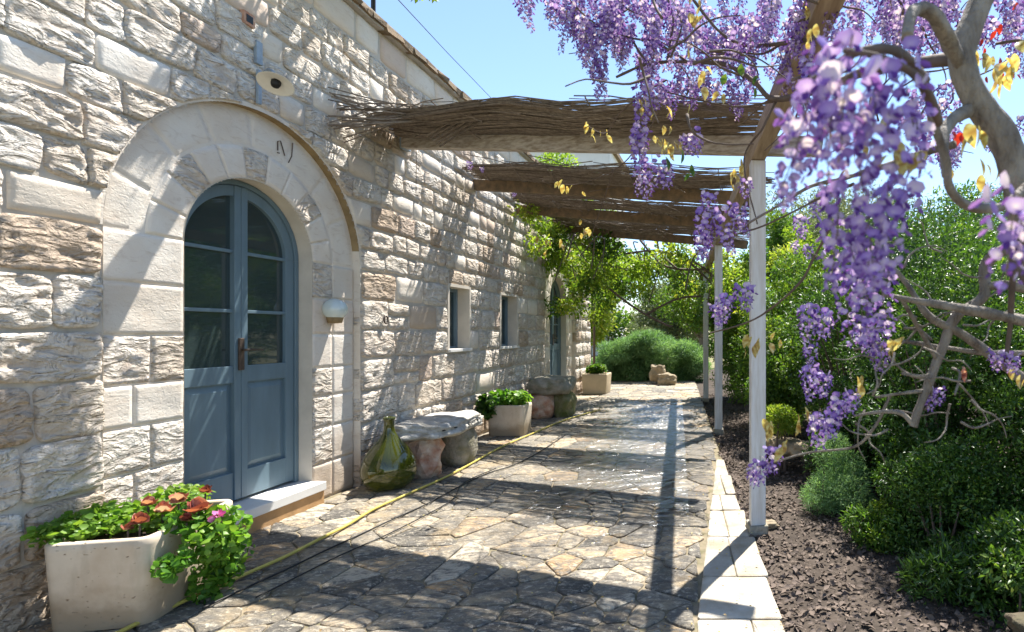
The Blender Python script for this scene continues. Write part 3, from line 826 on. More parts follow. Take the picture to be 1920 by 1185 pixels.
# corner end of the wall, square hole, old iron ring, carved marks
mb = MB(); mb.box((WX+.012, 3.67, 3.55), (.03, .085, .085)); build(mb, 'vent_frame', M_ROCKR, house)
mb = MB(); mb.box((WX+.026, 3.67, 3.55), (.006, .05, .05)); build(mb, 'vent_hole_dark', M_BLACK, house)  # flat black plate, the hole's inner shade put into its colour
mb = MB()
for ln in ([(521, 265), (521, 282)], [(521, 265), (526, 264), (530, 278), (534, 292)], [(549, 268), (547, 293), (541, 305)], [(520, 286), (524, 287)]):
    pts = []
    for (a_, b_) in ln:
        d = -(SX+.0045)*1000/(1360-a_); pts.append(at(a_, b_, d))
    mb.tube(pts, .004, 5)
build(mb, 'carved_mark', M_TWIG, house)

# ------------------------------------------------------------------ pergola
perg = empty('pergola', (-1.2, 6, 0)); tag(perg, 'white timber pergola roofed with sagging reed mats against the house wall', 'pergola')
def pX(d): return .56-.088*d
ang = math.atan(-.088); rotp = Matrix.Rotation(-ang, 3, 'Z')
for k, d in enumerate((3.78, 7.45, 10.9)):
    mb = MB(); mb.box((pX(d), d, 1.32), (.105, .105, 2.56), rot=rotp); o = build(mb, 'post', M_WHITEWOOD, perg, bevel=.005)
    mb = MB(); mb.box((pX(d), d, .005), (.14, .16, .09), rot=rotp, jit=.008); build(mb, 'post_foot', M_ROCK, perg, bevel=.01)
mb = MB(); d0, d1 = .9, 12.2
p0 = Vector((pX(d0), d0, 2.67)); p1 = Vector((pX(d1), d1, 2.67))
mb.box((p0+p1)/2, (.10, (p1-p0).length, .13), rot=rotp); build(mb, 'long_beam', M_PLATE, perg, bevel=.004)
def slope_z(x): return 3.34-(x-WX)*.148           # underside height of the pergola roof
beams = [5.45, 7.05, 8.45, 10.0]
for k, dw in enumerate(beams):
    xe = .70 if k == 0 else .35
    a_ = Vector((WX-.02, dw, slope_z(WX)+.0)); b_ = Vector((xe, dw-.39*(xe-WX), slope_z(xe)))
    v = (b_-a_); rt = v.to_track_quat('X', 'Z').to_matrix()
    mb = MB(); mb.box((a_+b_)/2, (v.length, .08, .135), rot=rt); build(mb, 'cross_beam', M_BEAM if k == 0 else M_TILE, perg, bevel=.004)
mb = MB(); mb.box((WX+.03, 5.45, 3.34), (.05, .12, .17)); build(mb, 'wall_bracket', M_BLUEMETAL, perg, bevel=.006)
mats_ = [(4.82, 5.56, .0), (6.45, 7.1, .0), (7.8, 8.5, .0), (9.25, 10.05, .0)]
for k, (dn, df, off) in enumerate(mats_):
    mb = MB(); nre = 330 if k == 0 else 180
    xend = .12 if k == 0 else .2
    for i in range(nre):
        v = random.random()**1.0; d = dn+(df-dn)*v
        xa = WX+random.choice([.02, .05, .1, .35])*random.uniform(.3, 1.2)+(.25 if k else 0)*random.random(); xb = xend+random.uniform(-.35, .3)
        if random.random() < .35:                 # shorter pieces
            c_ = random.uniform(xa, xb); hl = random.uniform(.4, 1.1); xa, xb = max(xa, c_-hl), min(xb, c_+hl)
        if xb-xa < .3: continue
        lay = random.uniform(0, .075); pts = []; ns = 9; drift = random.uniform(-.07, .07); ph = random.uniform(0, 9)
        for s_ in range(ns+1):
            t = s_/ns; x_ = xa+(xb-xa)*t; g = (x_-WX)/3.5
            bunch = 1-.35*math.exp(-((g-.0)/.10)**2)       # gathered where tied near the wall
            vv = .5+(v-.5)*bunch
            dd = dn+(df-dn)*vv-.39*(x_-WX)+drift*(t-.5)+.02*mn.noise(Vector((x_*1.5, ph, 0)))
            sag = -.10*math.sin(math.pi*min(1, max(0, g)))*math.sin(math.pi*v)*.4-.09*(mn.noise(Vector((g*3.4, v*2, k*5)))+.2)
            zz = slope_z(x_)+.09+off+lay+sag+.02*mn.noise(Vector((x_*2.1, ph, 4)))-(.03*(1-v) if k == 0 else 0)
            pts.append((x_, dd, max(zz, slope_z(x_)+.075) if v > .8 else zz))
        r0 = random.uniform(.0045, .010)
        mb.tube(pts, [r0*(1-.5*s_/ns) for s_ in range(ns+1)], 3, 0, random.random(), cap=False)
    if k == 0:                                      # ragged bundle reaching over to the wall and splinters hanging under
        for i in range(26):
            a_ = at(770+random.uniform(-60, 60), 205+random.uniform(-12, 22), 4.75); b_ = Vector((WX+.03, 4.45+random.uniform(-.1, .15), 3.02+random.uniform(0, .42)))
            m1 = (a_+b_)/2+Vector((0, 0, random.uniform(-.05, .03)))
            mb.tube([a_, m1, b_], random.uniform(.004, .009), 4, 0, random.random(), cap=False)
        for i in range(5):
            a_ = at(930+i*9, 185+i*3, 4.5); b_ = at(800+i*6, 255+i*5, 4.85); mb.tube([a_, (a_+b_)/2+Vector((0, 0, .02)), b_], .008, 4, 0, random.random())
    for i in range(34):                             # loose reeds hanging out of the mat
        x_ = random.uniform(WX+.3, xend-.5); v = random.random(); L_ = random.uniform(.3, .9)*random.choice((-1, 1))
        p = Vector((x_, dn+(df-dn)*v-.39*(x_-WX), slope_z(x_)+.10)); q = p+Vector((L_, -.39*L_+random.uniform(-.15, .15), random.uniform(-.16, .12)-.148*L_))
        mb.tube([p, p.lerp(q, .5)+Vector((0, 0, .02)), q], random.uniform(.003, .007), 3, 0, random.random(), cap=False)
    for s_ in range(7):                             # binding laths across the reeds
        x_ = WX+.35+s_*.48
        pa = Vector((x_, dn-.39*(x_-WX)-.02, slope_z(x_)+.1+off+.02)); pb = Vector((x_+.04, df-.39*(x_-WX), slope_z(x_)+.1+off))
        mb.tube([pa, (pa+pb)/2+Vector((0, 0, -.04 if k == 0 else -.12)), pb], .006, 4, 0, .2)
    o = build(mb, 'reed_mat', M_REED, perg, norm=False); o['label'] = 'sagging mat of brown reeds laid across the beams'; o['kind'] = 'stuff'
for (a_, b_, c_) in ((780, 255, 360), (882, 262, 322)):
    d = 3200/(1360-a_); mb = MB(); p = at(a_, b_, d); q = at(a_, c_, d); mb.tube([p, (p+q)/2+Vector((.003, 0, 0)), q], .003, 5); build(mb, 'hanging_wire', M_TWIG, perg)

# ------------------------------------------------------------------ things by the wall
# enamel lamp
lc = at(517, 157, 3.62); nrmv = Vector((.12, -.40, -.91)).normalized(); rt = nrmv.to_track_quat('-Z', 'Y').to_matrix()
lamp = empty('wall_lamp', (WX, 3.75, 3.1)); tag(lamp, 'cream enamel disc lamp on a bracket above the near arch', 'lamp')
mb = MB(); mb.lathe([(.028, .026), (.045, .02), (.08, .009), (.100, 0), (.103, -.004), (.099, -.003), (.08, .004), (.045, .014), (.028, .018)], lc, 40, 0, rt); build(mb, 'lamp_shade', M_ENAMEL, lamp, smooth=True)
mb = MB(); mb.lathe([(.0, .06), (.026, .055), (.028, .0), (.022, -.022), (.017, -.024), (.0, -.01)], lc, 20, 0, rt); build(mb, 'socket', M_BLACK, lamp, smooth=True)
mb = MB(); mb.box((WX+.02, 3.75, 3.12), (.02, .03, .24)); mb.tube([(WX+.02, 3.75, 3.2), (WX+.10, 3.74, 3.24), lc+Vector((-.05, .03, .10)), lc+Vector((0, 0, .05))], .011, 8)
mb.box((WX+.015, 3.75, 3.36), (.025, .05, .16)); build(mb, 'bracket', M_BLUEMETAL, lamp, bevel=.003)
# globe lamp
gl = empty('globe_lamp', (SX, 4.53, 1.5)); tag(gl, 'round opal glass lamp on the smooth pilaster right of the near door', 'lamp')
gp = at(628, 580, 4.53)
mb = MB(); pr = [(.092*math.sin(t), -.092*math.cos(t)) for t in np.linspace(.02, math.pi-.02, 18)]; mb.lathe(pr, gp+Vector((.0, 0, .0)), 28); build(mb, 'globe', M_GLOBE, gl, smooth=True)
mb = MB(); mb.lathe([(.0, -.12), (.05, -.115), (.062, -.07), (.06, -.055)], gp, 20); mb.tube([gp+Vector((0, 0, -.09)), Vector((SX-.01, gp.y, gp.z-.09))], .022, 8); build(mb, 'lamp_base', M_OCHRE, gl, smooth=True)
# tethering ring
rp = Vector((WX+.03, 5.14, 1.515)); mb = MB(); mb.tube([rp+Vector((0, .028*math.sin(t), .036*math.cos(t))) for t in np.linspace(0, 2*math.pi, 17)], .007, 6, cap=False); mb.tube([(WX-.02, 5.14, 1.552), rp+Vector((.008, 0, .034))], .007, 6)
tag(build(mb, 'iron_ring', M_IRON, smooth=True), 'small rusty iron tethering ring fixed in the wall right of the near door', 'ring')
# demijohn
mb = MB(); bp = Vector((-3.0, 4.76, .012))
prof = [(.0, .0), (.12, .0), (.165, .02), (.20, .07), (.218, .14), (.216, .20), (.195, .27), (.155, .34), (.108, .40), (.072, .45), (.05, .49), (.042, .53), (.04, .60), (.048, .605), (.048, .625), (.036, .628), (.033, .60), (.034, .53)]
mb.lathe(prof, bp, 40); tag(build(mb, 'demijohn', M_BOTTLE, smooth=True, norm=False), 'big bulbous green glass demijohn standing by the stone bench', 'bottle')

def rock_mesh(mb, c, rad, seed=0, amp=.22, sub=3, flat=None, tint=.5):
    bm = bmesh.new(); bmesh.ops.create_icosphere(bm, subdivisions=sub, radius=1)
    V = []
    for v in bm.verts:
        p = v.co.copy(); k = max(abs(p.x), abs(p.y), abs(p.z)); p = p.lerp(p/k, .45)
        nn = 1+amp*mn.noise(p*1.4+Vector((seed, 0, 0)))+amp*.5*mn.noise(p*3.6+Vector((0, seed, 0)))
        p *= nn; V.append((c[0]+p.x*rad[0], c[1]+p.y*rad[1], c[2]+p.z*rad[2]))
    F = [tuple(v.index for v in f.verts) for f in bm.faces]; bm.free(); mb.add(V, F, 0, tint)
bench = empty('stone_bench', (-2.95, 5.4, 0)); tag(bench, 'rough white stone slab bench on two boulders beside the demijohn', 'bench')
mb = MB(); rock_mesh(mb, (-2.93, 5.42, .455), (.32, .56, .08), 3, .24, 4); build(mb, 'slab', M_SLABW, bench, smooth=True)
for i in range(9):
    y__ = random.uniform(4.98, 5.9); mb = MB(); rock_mesh(mb, (-2.93+.335*(1-((y__-5.42)/.68)**2)**.5*.93, y__, .462+random.uniform(-.012, .012)), (.022, random.uniform(.008, .024), random.uniform(.005, .011)), i, .4, 1)
    build(mb, 'pit', M_BLACK, bench)  # black lumps on the slab edge, standing in for the shade inside pits
mb = MB(); rock_mesh(mb, (-2.93, 5.16, .19), (.17, .15, .235), 8, .35, 3); build(mb, 'red_boulder', M_ROCKR, bench)
mb = MB(); rock_mesh(mb, (-2.83, 5.66, .19), (.17, .17, .225), 14, .12, 3); build(mb, 'round_boulder', M_ROCK, bench, smooth=True)
b2 = empty('boulder_bench', (-2.85, 8.8, 0)); tag(b2, 'grey mossy stone seat block by the far planter and far window', 'bench')
mb = MB(); rock_mesh(mb, (-2.87, 8.85, .52), (.36, .42, .15), 21, .14, 4); build(mb, 'slab', M_ROCK, b2, smooth=True)
mb = MB(); rock_mesh(mb, (-2.98, 8.65, .19), (.20, .2, .22), 25, .15, 3); build(mb, 'orange_block', M_ROCKR, b2)
mb = MB(); rock_mesh(mb, (-2.68, 8.9, .19), (.17, .28, .22), 29, .2, 3); build(mb, 'mossy_block', M_MOSS, b2)

def planter(name, c, w_, l_, h_, rz, mat, label, rad=.06, group=None):
    t = empty(name, (c[0], c[1], 0)); tag(t, label, 'planter')
    def outline(ins, taper=1):
        pts = []
        hw, hl = w_/2*taper-ins, l_/2*taper-ins; r = max(.01, rad-ins)
        for (sx_, sy_, a0) in ((1, 1, 0), (-1, 1, 90), (-1, -1, 180), (1, -1, 270)):
            for k in range(6):
                a_ = R(a0+90*k/5); pts.append((sx_*(hw-r)+r*math.cos(a_), sy_*(hl-r)+r*math.sin(a_)))
        return pts
    rot = Matrix.Rotation(R(rz), 3, 'Z'); V = []; F = []
    lv = [(0, .012, .93), (0, 0.03, .94), (0, h_*.5, .97), (0, h_-.04, 1), (0, h_-.008, 1.0), (.008, h_, 1), (.028, h_, 1), (.036, h_-.01, 1), (.036, h_-.07, 1)]
    for (ins, z_, tp) in lv:
        for (x_, y_) in outline(ins, tp):
            p = rot @ Vector((x_, y_, 0)); V.append((c[0]+p.x, c[1]+p.y, z_+.003*mn.noise(Vector((x_*8, y_*8, z_*5)))))
    n_ = 24
    for a_ in range(len(lv)-1):
        for i in range(n_):
            b_ = (i+1) % n_; F.append((a_*n_+i, a_*n_+b_, (a_+1)*n_+b_, (a_+1)*n_+i))
    mb = MB(); mb.add(V, F); build(mb, 'trough', mat, t, smooth=True, norm=False)
    mb = MB(); pts = [rot @ Vector((x_, y_, 0)) for x_, y_ in outline(.036)]
    mb.add([(c[0]+p.x, c[1]+p.y, h_-.045) for p in pts], [tuple(range(n_))]); build(mb, 'soil', M_POTSOIL, t)
    return t, rot
pl1, rot1 = planter('planter', (-2.98, 2.76), .42, .62, .43, 12, mat_tufa(), 'large pale stone planter with red rosettes and trailing ivy geranium at the doorstep')
pl2, _ = planter('planter', (-2.93, 7.26), .50, .36, .42, 0, mat_tufa(), 'pale stone planter of green geraniums between the two stone seats')
pl3, _ = planter('planter', (-2.92, 12.12), .56, .5, .46, 0, M_TERRA, 'square sandy planter at the far corner of the house', .02)

def plant_leaves(name, clumps, n, r, mat, label, cat, parent_loc, up=.6, extra=None, minz=None):
    t = empty(name, parent_loc); tag(t, label, cat)
    foliage('foliage', clumps, n, r*2, 1, mat, t, up=up, shell=.7, kind='round', minz=minz)
    return t
random.seed(21)
g1 = plant_leaves('trailing_geranium', [((-3.10, 2.66, .46), (.17, .20, .08)), ((-3.14, 2.56, .45), (.13, .14, .06)), ((-3.02, 2.92, .47), (.15, .15, .08)), ((-2.93, 2.72, .44), (.13, .12, .05))], 1800, .0145, L_PALE, 'bright green leafy geranium filling the left of the big planter', 'plant', (-3.1, 2.65, .38), minz=.40)
# red-leaved rosettes
for i, (px, py, d, s_) in enumerate([(262, 965, 2.62, .048), (305, 945, 2.70, .055), (335, 925, 2.78, .05), (372, 942, 2.72, .062), (278, 930, 2.72, .04), (350, 960, 2.66, .04), (385, 905, 2.85, .035), (240, 975, 2.6, .03)]):
    c_ = at(px, py+20, d); s_ *= 1.3
    t = empty('succulent_rosette', (c_.x, c_.y, .40)); tag(t, ['wide coral rosette nearest the left of the flower group', 'coral rosette in the middle of the planter', 'orange rosette behind the middle one', 'tall pink-edged coral rosette towards the door', 'small pale pink rosette at the back of the planter', 'low coral rosette in front of the middle one', 'dark burgundy rosette nearest the door', 'small coral rosette at the planter rim'][i], 'succulent')
    nl = 8; V_ = []; T_ = []; tt = []
    a_ = np.arange(nl)*2.4; el = np.linspace(.35, 1.3, nl)
    a_ = a_+rng.random(nl)*.8; el = el+rng.normal(size=nl)*.2; D = np.stack([np.cos(a_)*np.cos(el), np.sin(a_)*np.cos(el), np.sin(el)], 1); N = np.stack([-np.cos(a_)*np.sin(el), -np.sin(a_)*np.sin(el), np.cos(el)], 1)
    V, T, a2 = round_leaf_arrays(np.array(c_)[None]+D*(s_*.45), D, N, s_*.45*(.8+.4*rng.random(nl)), rng.random(nl)*(.25 if i == 6 else 1), 9, .55)
    tri_mesh('rosette', V, T, a2, L_CORAL, t, origin=wloc(t))
    mb = MB(); mb.tube([(c_.x, c_.y, .38), c_], .004, 6); build(mb, 'stem', M_TWIG, t)
t = plant_leaves('ivy_geranium', [(tuple(at(405, 1000, 2.75)), (.11, .16, .14)), (tuple(at(425, 1035, 2.85)), (.09, .13, .16)), (tuple(at(330, 1060, 2.56)), (.08, .09, .06)), (tuple(at(395, 1090, 2.8)), (.09, .1, .12)), (tuple(at(350, 975, 2.7)), (.1, .1, .06))], 1400, .0165, L_POT, 'dark green ivy geranium spilling over the far end of the big planter', 'plant', tuple(at(400, 1000, 2.8)-Vector((0, 0, .2))), up=.2)
mb = MB()
for i in range(9):
    a_ = at(340+8*i, 985, 2.74); b_ = at(300+17*i, 1050+random.uniform(-20, 50), 2.62+.04*i); mb.tube([a_, (a_+b_)/2+Vector((.03, 0, .04)), b_], .003, 5)
build(mb, 'stem', M_OCHRE, t)
fp = at(411, 972, 2.72); t = empty('geranium_flower', fp-Vector((0, 0, .1))); tag(t, 'single magenta pink flower on the trailing plant at the planter end', 'flower')
n = 14; D = sph(n); D[:, 1] -= .3; V, T, a2 = round_leaf_arrays(np.array(fp)[None]+D*.022*np.array([1, 1, 1.6]), D, sph(n), np.full(n, .017), rng.random(n)); tri_mesh('petal', V, T, a2, L_MAG, t, origin=wloc(t))
mb = MB(); mb.tube([fp-Vector((0, 0, .09)), fp], .002, 5); build(mb, 'stem', M_OCHRE, t)
plant_leaves('potted_geranium', [((-3.0, 7.2, .50), (.2, .16, .12)), ((-2.8, 7.25, .50), (.14, .16, .10))], 520, .030, L_POT, 'bushy green geranium growing in the middle planter', 'plant', (-2.93, 7.26, .38), minz=.40)
plant_leaves('hanging_geranium', [((-3.17, 7.06, .40), (.13, .1, .16))], 260, .032, L_SHRUB, 'dark green round-leaved plant hanging over the left side of the middle planter', 'plant', (-3.17, 7.06, .38))
plant_leaves('potted_succulent', [((-2.92, 12.1, .55), (.24, .2, .12))], 420, .035, L_MID, 'low bright green plant in the far sandy planter', 'plant', (-2.92, 12.1, .42), minz=.44)

# hoses
def spline(P, n=8):
    P = [Vector(p) for p in P]; out = []
    for i in range(len(P)-1):
        p0 = P[max(i-1, 0)]; p1 = P[i]; p2 = P[i+1]; p3 = P[min(i+2, len(P)-1)]
        for k in range(n):
            t = k/n; out.append(.5*((2*p1)+(-p0+p2)*t+(2*p0-5*p1+4*p2-p3)*t*t+(-p0+3*p1-3*p2+p3)*t**3))
    out.append(P[-1]); return out
hz_ = .026
yp = [gnd(a_, b_, hz_) for a_, b_ in ((190, 1206), (225, 1185), (300, 1148), (360, 1120), (420, 1094), (470, 1072), (540, 1041), (600, 1010), (650, 985), (700, 955), (760, 928), (830, 897), (880, 871), (940, 838), (1000, 812), (1060, 787), (1125, 768))]
mb = MB(); mb.tube(spline(yp), .0105, 8); tag(build(mb, 'garden_hose', M_HOSE, smooth=True), 'yellow garden hose running along the path beside the wall', 'hose')
bpn = [gnd(a_, b_, .02) for a_, b_ in ((380, 1140), (470, 1098), (540, 1066), (610, 1032), (680, 1000), (740, 972), (800, 945), (850, 918), (910, 889), (960, 873), (1010, 848), (1060, 815))]
mb = MB(); mb.tube(spline(bpn), .0055, 6); tag(build(mb, 'irrigation_pipe', M_BLACK, smooth=True), 'thin black irrigation pipe lying beside the yellow hose', 'pipe')
bpn = [gnd(a_, b_, .02) for a_, b_ in ((480, 1120), (560, 1080), (640, 1040), (720, 1005), (800, 965), (850, 935), (870, 905), (930, 878))]
mb = MB(); mb.tube(spline(bpn), .0045, 6); tag(build(mb, 'irrigation_pipe', M_BLACK, smooth=True), 'thinner black pipe branching off nearer the middle of the path', 'pipe')
# sky cable
c0 = at(700, -47, 5); c1 = at(747, 0, 6); c2 = at(838, 98, 9); c3 = at(948, 212, 12)
mb = MB(); mb.tube([c0, c1, c2, c3], .006, 5); mb.tube([c3, (c3.x, c3.y, ZT+.05)], .02, 6); mb.tube([c0, (c0.x, c0.y, ZT+.05)], .02, 6)
tag(build(mb, 'overhead_cable', M_BLACK), 'thin black cable crossing the sky above the roof', 'cable')
# lamp pole at the corner
mb = MB(); q = gnd(1114, 722); mb.tube([(q.x, q.y, -.1), (q.x, q.y, 2.9)], [.035, .028], 8); tag(build(mb, 'garden_pole', M_IRON, smooth=True), 'thin dark garden pole standing before the juniper at the house corner', 'pole')
# rocks of the garden
def rock(px, py, d, rx, rz_, mat, label, seed):
    p = at(px, py, d); mb = MB(); rock_mesh(mb, (p.x, p.y, p.z), (rx, rx*.8, rz_), seed, .3, 4)
    tag(build(mb, 'boulder', mat, smooth=True), label, 'rock')
rock(1250, 712, 14.0, .24, .17, M_TAN, 'tan boulder in front of the juniper at the end of the path', 1)
rock(1233, 700, 14.3, .2, .24, M_TAN, 'upright tan stone leaning on the juniper bank', 2)
for i, (a_, b_, d_, rr, lab) in enumerate([(1448, 832, 5.6, .16, 'squarish tan stone of the low edging beside the near post'), (1478, 838, 5.4, .17, 'larger tan stone right of the post edging stone'), (1512, 842, 5.2, .16, 'tan edging stone furthest right under the low plants'), (1460, 800, 6.2, .15, 'upper tan stone behind the low edging'), (1965, 1190, 2.15, .13, 'big flat brown rock at the bottom right corner of the bed'), (1440, 985, 3.86, .07, 'small pale stone at the foot of the near post')]):
    rock(a_, b_, d_, rr, rr*.45, M_EARTH if i == 4 else M_TAN, lab, i*3+5)

# ------------------------------------------------------------------ shrubs and trees
def blob_set(c, r, n, sub):
    out = []
    for i in range(n):
        u = Vector(sph(1)[0]); k = random.uniform(.35, .95)
        s_ = sub*random.uniform(.6, 1.25)
        out.append(((c[0]+u.x*r[0]*k, c[1]+u.y*r[1]*k, c[2]+u.z*r[2]*k), (s_, s_, s_*.8)))
    return out
def shrub(name, c, r, nl, L, Wf, mat, label, cat='shrub', n=26, sub=.3, minz=-.02, group=None, stems=7, **kw):
    t = empty(name, (c[0], c[1], 0)); tag(t, label, cat, group)
    foliage('foliage', blob_set(c, r, n, sub), nl, L, Wf, mat, t, minz=minz, **kw)
    mb = MB()
    for i in range(stems):
        u = Vector(sph(1)[0]); e = Vector((c[0]+u.x*r[0]*.7, c[1]+u.y*r[1]*.7, c[2]+abs(u.z)*r[2]*.6)); b_ = Vector((c[0]+u.x*.1, c[1]+u.y*.1, -.1))
        mb.tube([b_, b_.lerp(e, .5)+Vector((u.y*.06, u.x*.06, 0)), e], [.018, .012, .004], 5)
    build(mb, 'stem', M_TWIG, t); return t
def tree(c, h, cr, nl, L, Wf, mat, label, ncl=34, sub=.8, trunk_r=.12, bark=M_BARK, group='trees behind the garden', droop=0, zc=None, name='tree'):
    t = empty(name, (c[0], c[1], 0)); tag(t, label, 'tree', group)
    zc = zc or h-cr[2]
    cl = blob_set((c[0], c[1], zc), cr, ncl, sub)
    foliage('crown', cl, nl, L, Wf, mat, t, droop=droop)
    mb = MB(); top = Vector((c[0]+random.uniform(-.2, .2), c[1], zc+.1)); base = Vector((c[0], c[1], -.15))
    mb.tube([base, base.lerp(top, .3)+Vector((.08, 0, 0)), base.lerp(top, .65)+Vector((-.06, .05, 0)), top], [trunk_r*1.3, trunk_r, trunk_r*.8, trunk_r*.4], 8, wob=.2)
    for (cc, rr) in random.sample(cl, min(12, len(cl))):
        b_ = base.lerp(top, random.uniform(.4, .9)); e = Vector(cc); mb.tube([b_, b_.lerp(e, .5)+Vector((0, 0, -.08)), e], [trunk_r*.4, trunk_r*.25, .01], 5)
    build(mb, 'trunk', bark, t, smooth=True); return t
random.seed(33)
shrub('evergreen_shrub', (1.85, 4.1, 1.1), (.85, 1.1, 1.2), 66000, .036, .42, L_SHRUB, 'big dense dark evergreen shrub behind the grey wisteria branches', n=70, sub=.30, stems=14)
shrub('evergreen_shrub', (2.7, 3.2, .95), (.9, .9, 1.1), 42000, .036, .42, L_SHRUB, 'dark evergreen shrub filling the right edge of the bed', n=50, sub=.30, stems=10)
shrub('evergreen_shrub', (1.6, 5.9, 1.3), (1.0, 1.1, 1.3), 42000, .045, .42, L_SHRUB, 'tall dark evergreen shrub behind and left of the near one', n=60, sub=.36, stems=10)
shrub('evergreen_shrub', (3.6, 5.0, 1.3), (1.3, 1.4, 1.4), 36000, .05, .42, L_SHRUB, 'broad evergreen shrub at the back right of the bed', n=50, sub=.42, stems=10)
shrub('mid_green_shrub', (.95, 7.9, 1.2), (.8, 1.1, 1.35), 32000, .05, .45, L_MID, 'fresh green shrub just right of the second post', n=50, sub=.34)
shrub('mid_green_shrub', (.55, 10.6, 1.1), (.8, 1.2, 1.3), 24000, .06, .45, L_MID, 'bright green shrub beside the farthest post', n=40, sub=.36)
shrub('rosemary_bush', (.90, 4.2, .24), (.28, .3, .30), 16000, .034, .14, L_JUNI, 'low feathery green bush at the front edge of the bed', n=26, sub=.13, up=.1, stems=6)
shrub('box_shrub', (1.45, 3.35, .32), (.45, .42, .45), 26000, .028, .4, L_SHRUB, 'low dark green bush in the shade beside the feathery bush', n=34, sub=.17, stems=6)
shrub('low_euphorbia', (.53, 5.3, .52), (.16, .22, .12), 3200, .04, .3, L_LIME, 'pale yellow-green low plant beside the near post', n=14, sub=.09, stems=6)
shrub('fern_clump', (1.22, 2.85, .1), (.3, .3, .2), 7000, .05, .2, L_SHRUB, 'dark low foliage creeping under the box bush at the bed front', n=18, sub=.12, stems=4)
shrub('sage_clump', (1.0, 3.45, .1), (.22, .25, .16), 5000, .04, .3, L_MID, 'small green clump at the edge of the bare soil', n=14, sub=.1, stems=4)
shrub('bay_shrub', (1.25, 4.75, .6), (.4, .5, .65), 26000, .038, .42, L_SHRUB, 'leafy dark shrub between the feathery bush and the tall evergreen', n=36, sub=.2, stems=6)
shrub('bay_shrub', (1.5, 2.6, .12), (.4, .35, .32), 20000, .034, .42, L_SHRUB, 'dark leafy shrub at the very front right of the bed', n=28, sub=.17, stems=6)
shrub('laurel_bush', (.72, 6.6, .8), (.4, .5, .75), 11000, .05, .45, L_MID, 'leafy bright green bush between the near and second posts', n=24, sub=.2, stems=6)
shrub('low_euphorbia', (.72, 6.3, .45), (.2, .3, .14), 3000, .045, .3, L_LIME, 'pale yellow-green plant behind the first low one', n=14, sub=.1, stems=6)
# spreading juniper
random.seed(8)
jt = empty('juniper', (-2.1, 15.6, 0)); tag(jt, 'wide blue-green spreading juniper at the end of the path', 'shrub')
cl = []
for i in range(70):
    a_ = random.uniform(-1, 1); cl.append(((-2.2+a_*1.45, 15.5+random.uniform(-.7, .9), .35+.95*(1-a_*a_)**.5*random.uniform(.2, 1)), (.34, .30, .16)))
foliage('foliage', cl, 60000, .10, .16, L_JUNI, jt, up=.5, shell=.6, minz=-.05, droop=.25)
foliage('lower_foliage', [((-2.2+1.4*random.uniform(-1, 1), 15.0+random.uniform(0, .8), random.uniform(.05, .5)), (.35, .3, .25)) for i in range(40)], 26000, .10, .16, L_JUNI, jt, up=.5, shell=.6, minz=-.1, droop=.4)
mb = MB()
for i in range(10): mb.tube([(-2.2+i*.1-.5, 15.6, -.1), (-2.2+(i-5)*.15, 15.5, .5), (-2.2+(i-5)*.27, 15.4, .8)], [.03, .02, .008], 5)
build(mb, 'stem', M_TWIG, jt)
shrub('grey_bush', (-2.75, 17.5, 1.15), (.5, .5, .6), 9000, .05, .3, L_OLIVE, 'rounded grey-brown bush behind the juniper', n=18, sub=.25)
# trees beyond
T_ = [((-5.2, 20, 0), 4.4, (1.5, 1.3, 1.9), 16000, .13, .5, L_LIME, 'bright yellow-green tree behind the house corner', 'tree'),
      ((-1.0, 22, 0), 3.6, (1.6, 1.2, 1.3), 9000, .12, .5, L_MID, 'fresh green tree closing the end of the path', 'tree'),
      ((2.3, 17, 0), 5.6, (1.5, 1.5, 2.5), 24000, .11, .5, L_MID, 'green tree behind the farthest post', 'tree'),
      ((-7.4, 23, 0), 9.6, (2.6, 2, 3.4), 24000, .16, .5, L_LIME, 'tall lime green tree showing over the second reed mat', 'tree'),
      ((3.4, 13, 0), 5.2, (1.9, 1.5, 2.2), 30000, .09, .3, L_OLIVE, 'grey-green olive tree right of the near post', 'olive_tree'),
      ((1.9, 11.2, 0), 4.3, (1.0, 1.1, 1.7), 22000, .075, .45, L_LIME, 'bright yellow-green tree just right of the near post', 'tree'),
      ((3.1, 8.6, 0), 3.6, (1.3, 1.2, 1.5), 26000, .06, .42, L_MID, 'fresh green tree rising over the evergreen shrubs', 'tree'),
      ((6.2, 12, 0), 4.8, (2.2, 1.6, 2.2), 26000, .09, .4, L_SHRUB, 'dark evergreen tree at the right behind the shrubs', 'tree'),
      ((9.5, 16, 0), 6.0, (2.8, 2, 2.8), 24000, .12, .4, L_MID, 'wide green tree far at the right edge', 'tree'),
      ((-9.5, 22, 0), 8.4, (2.5, 2, 3), 12000, .16, .5, L_MID, 'green tree hidden mostly behind the house', 'tree'),
      ((-2.6, 28, 0), 4.4, (2.6, 1.6, 1.8), 14000, .18, .35, L_OLIVE, 'big grey-green tree rising behind the path trees', 'tree'),
      ((4.5, 25, 0), 8.6, (3.4, 2, 3.8), 26000, .18, .35, L_OLIVE, 'big silvery tree far behind the olive tree', 'tree')]
for (c_, h, cr, nl, L, Wf, mt, lb, nm) in T_:
    tree(c_, h, cr, nl, L, Wf, mt, lb, sub=cr[0]*.36, trunk_r=.14, name=nm)
# hedge mass closing the horizon
hb = [((x_, 34+random.uniform(-1, 1), .8+random.uniform(0, .8)+max(0, abs(x_+1)-5)*.12), (1.6, 1.2, 1.7)) for x_ in np.arange(-26, 30, 1.5)]
tt = foliage('far_woodland', hb, 42000, .28, .5, L_MID, None); tag(tt, 'distant wooded belt beyond the garden', 'woodland', kind='stuff')
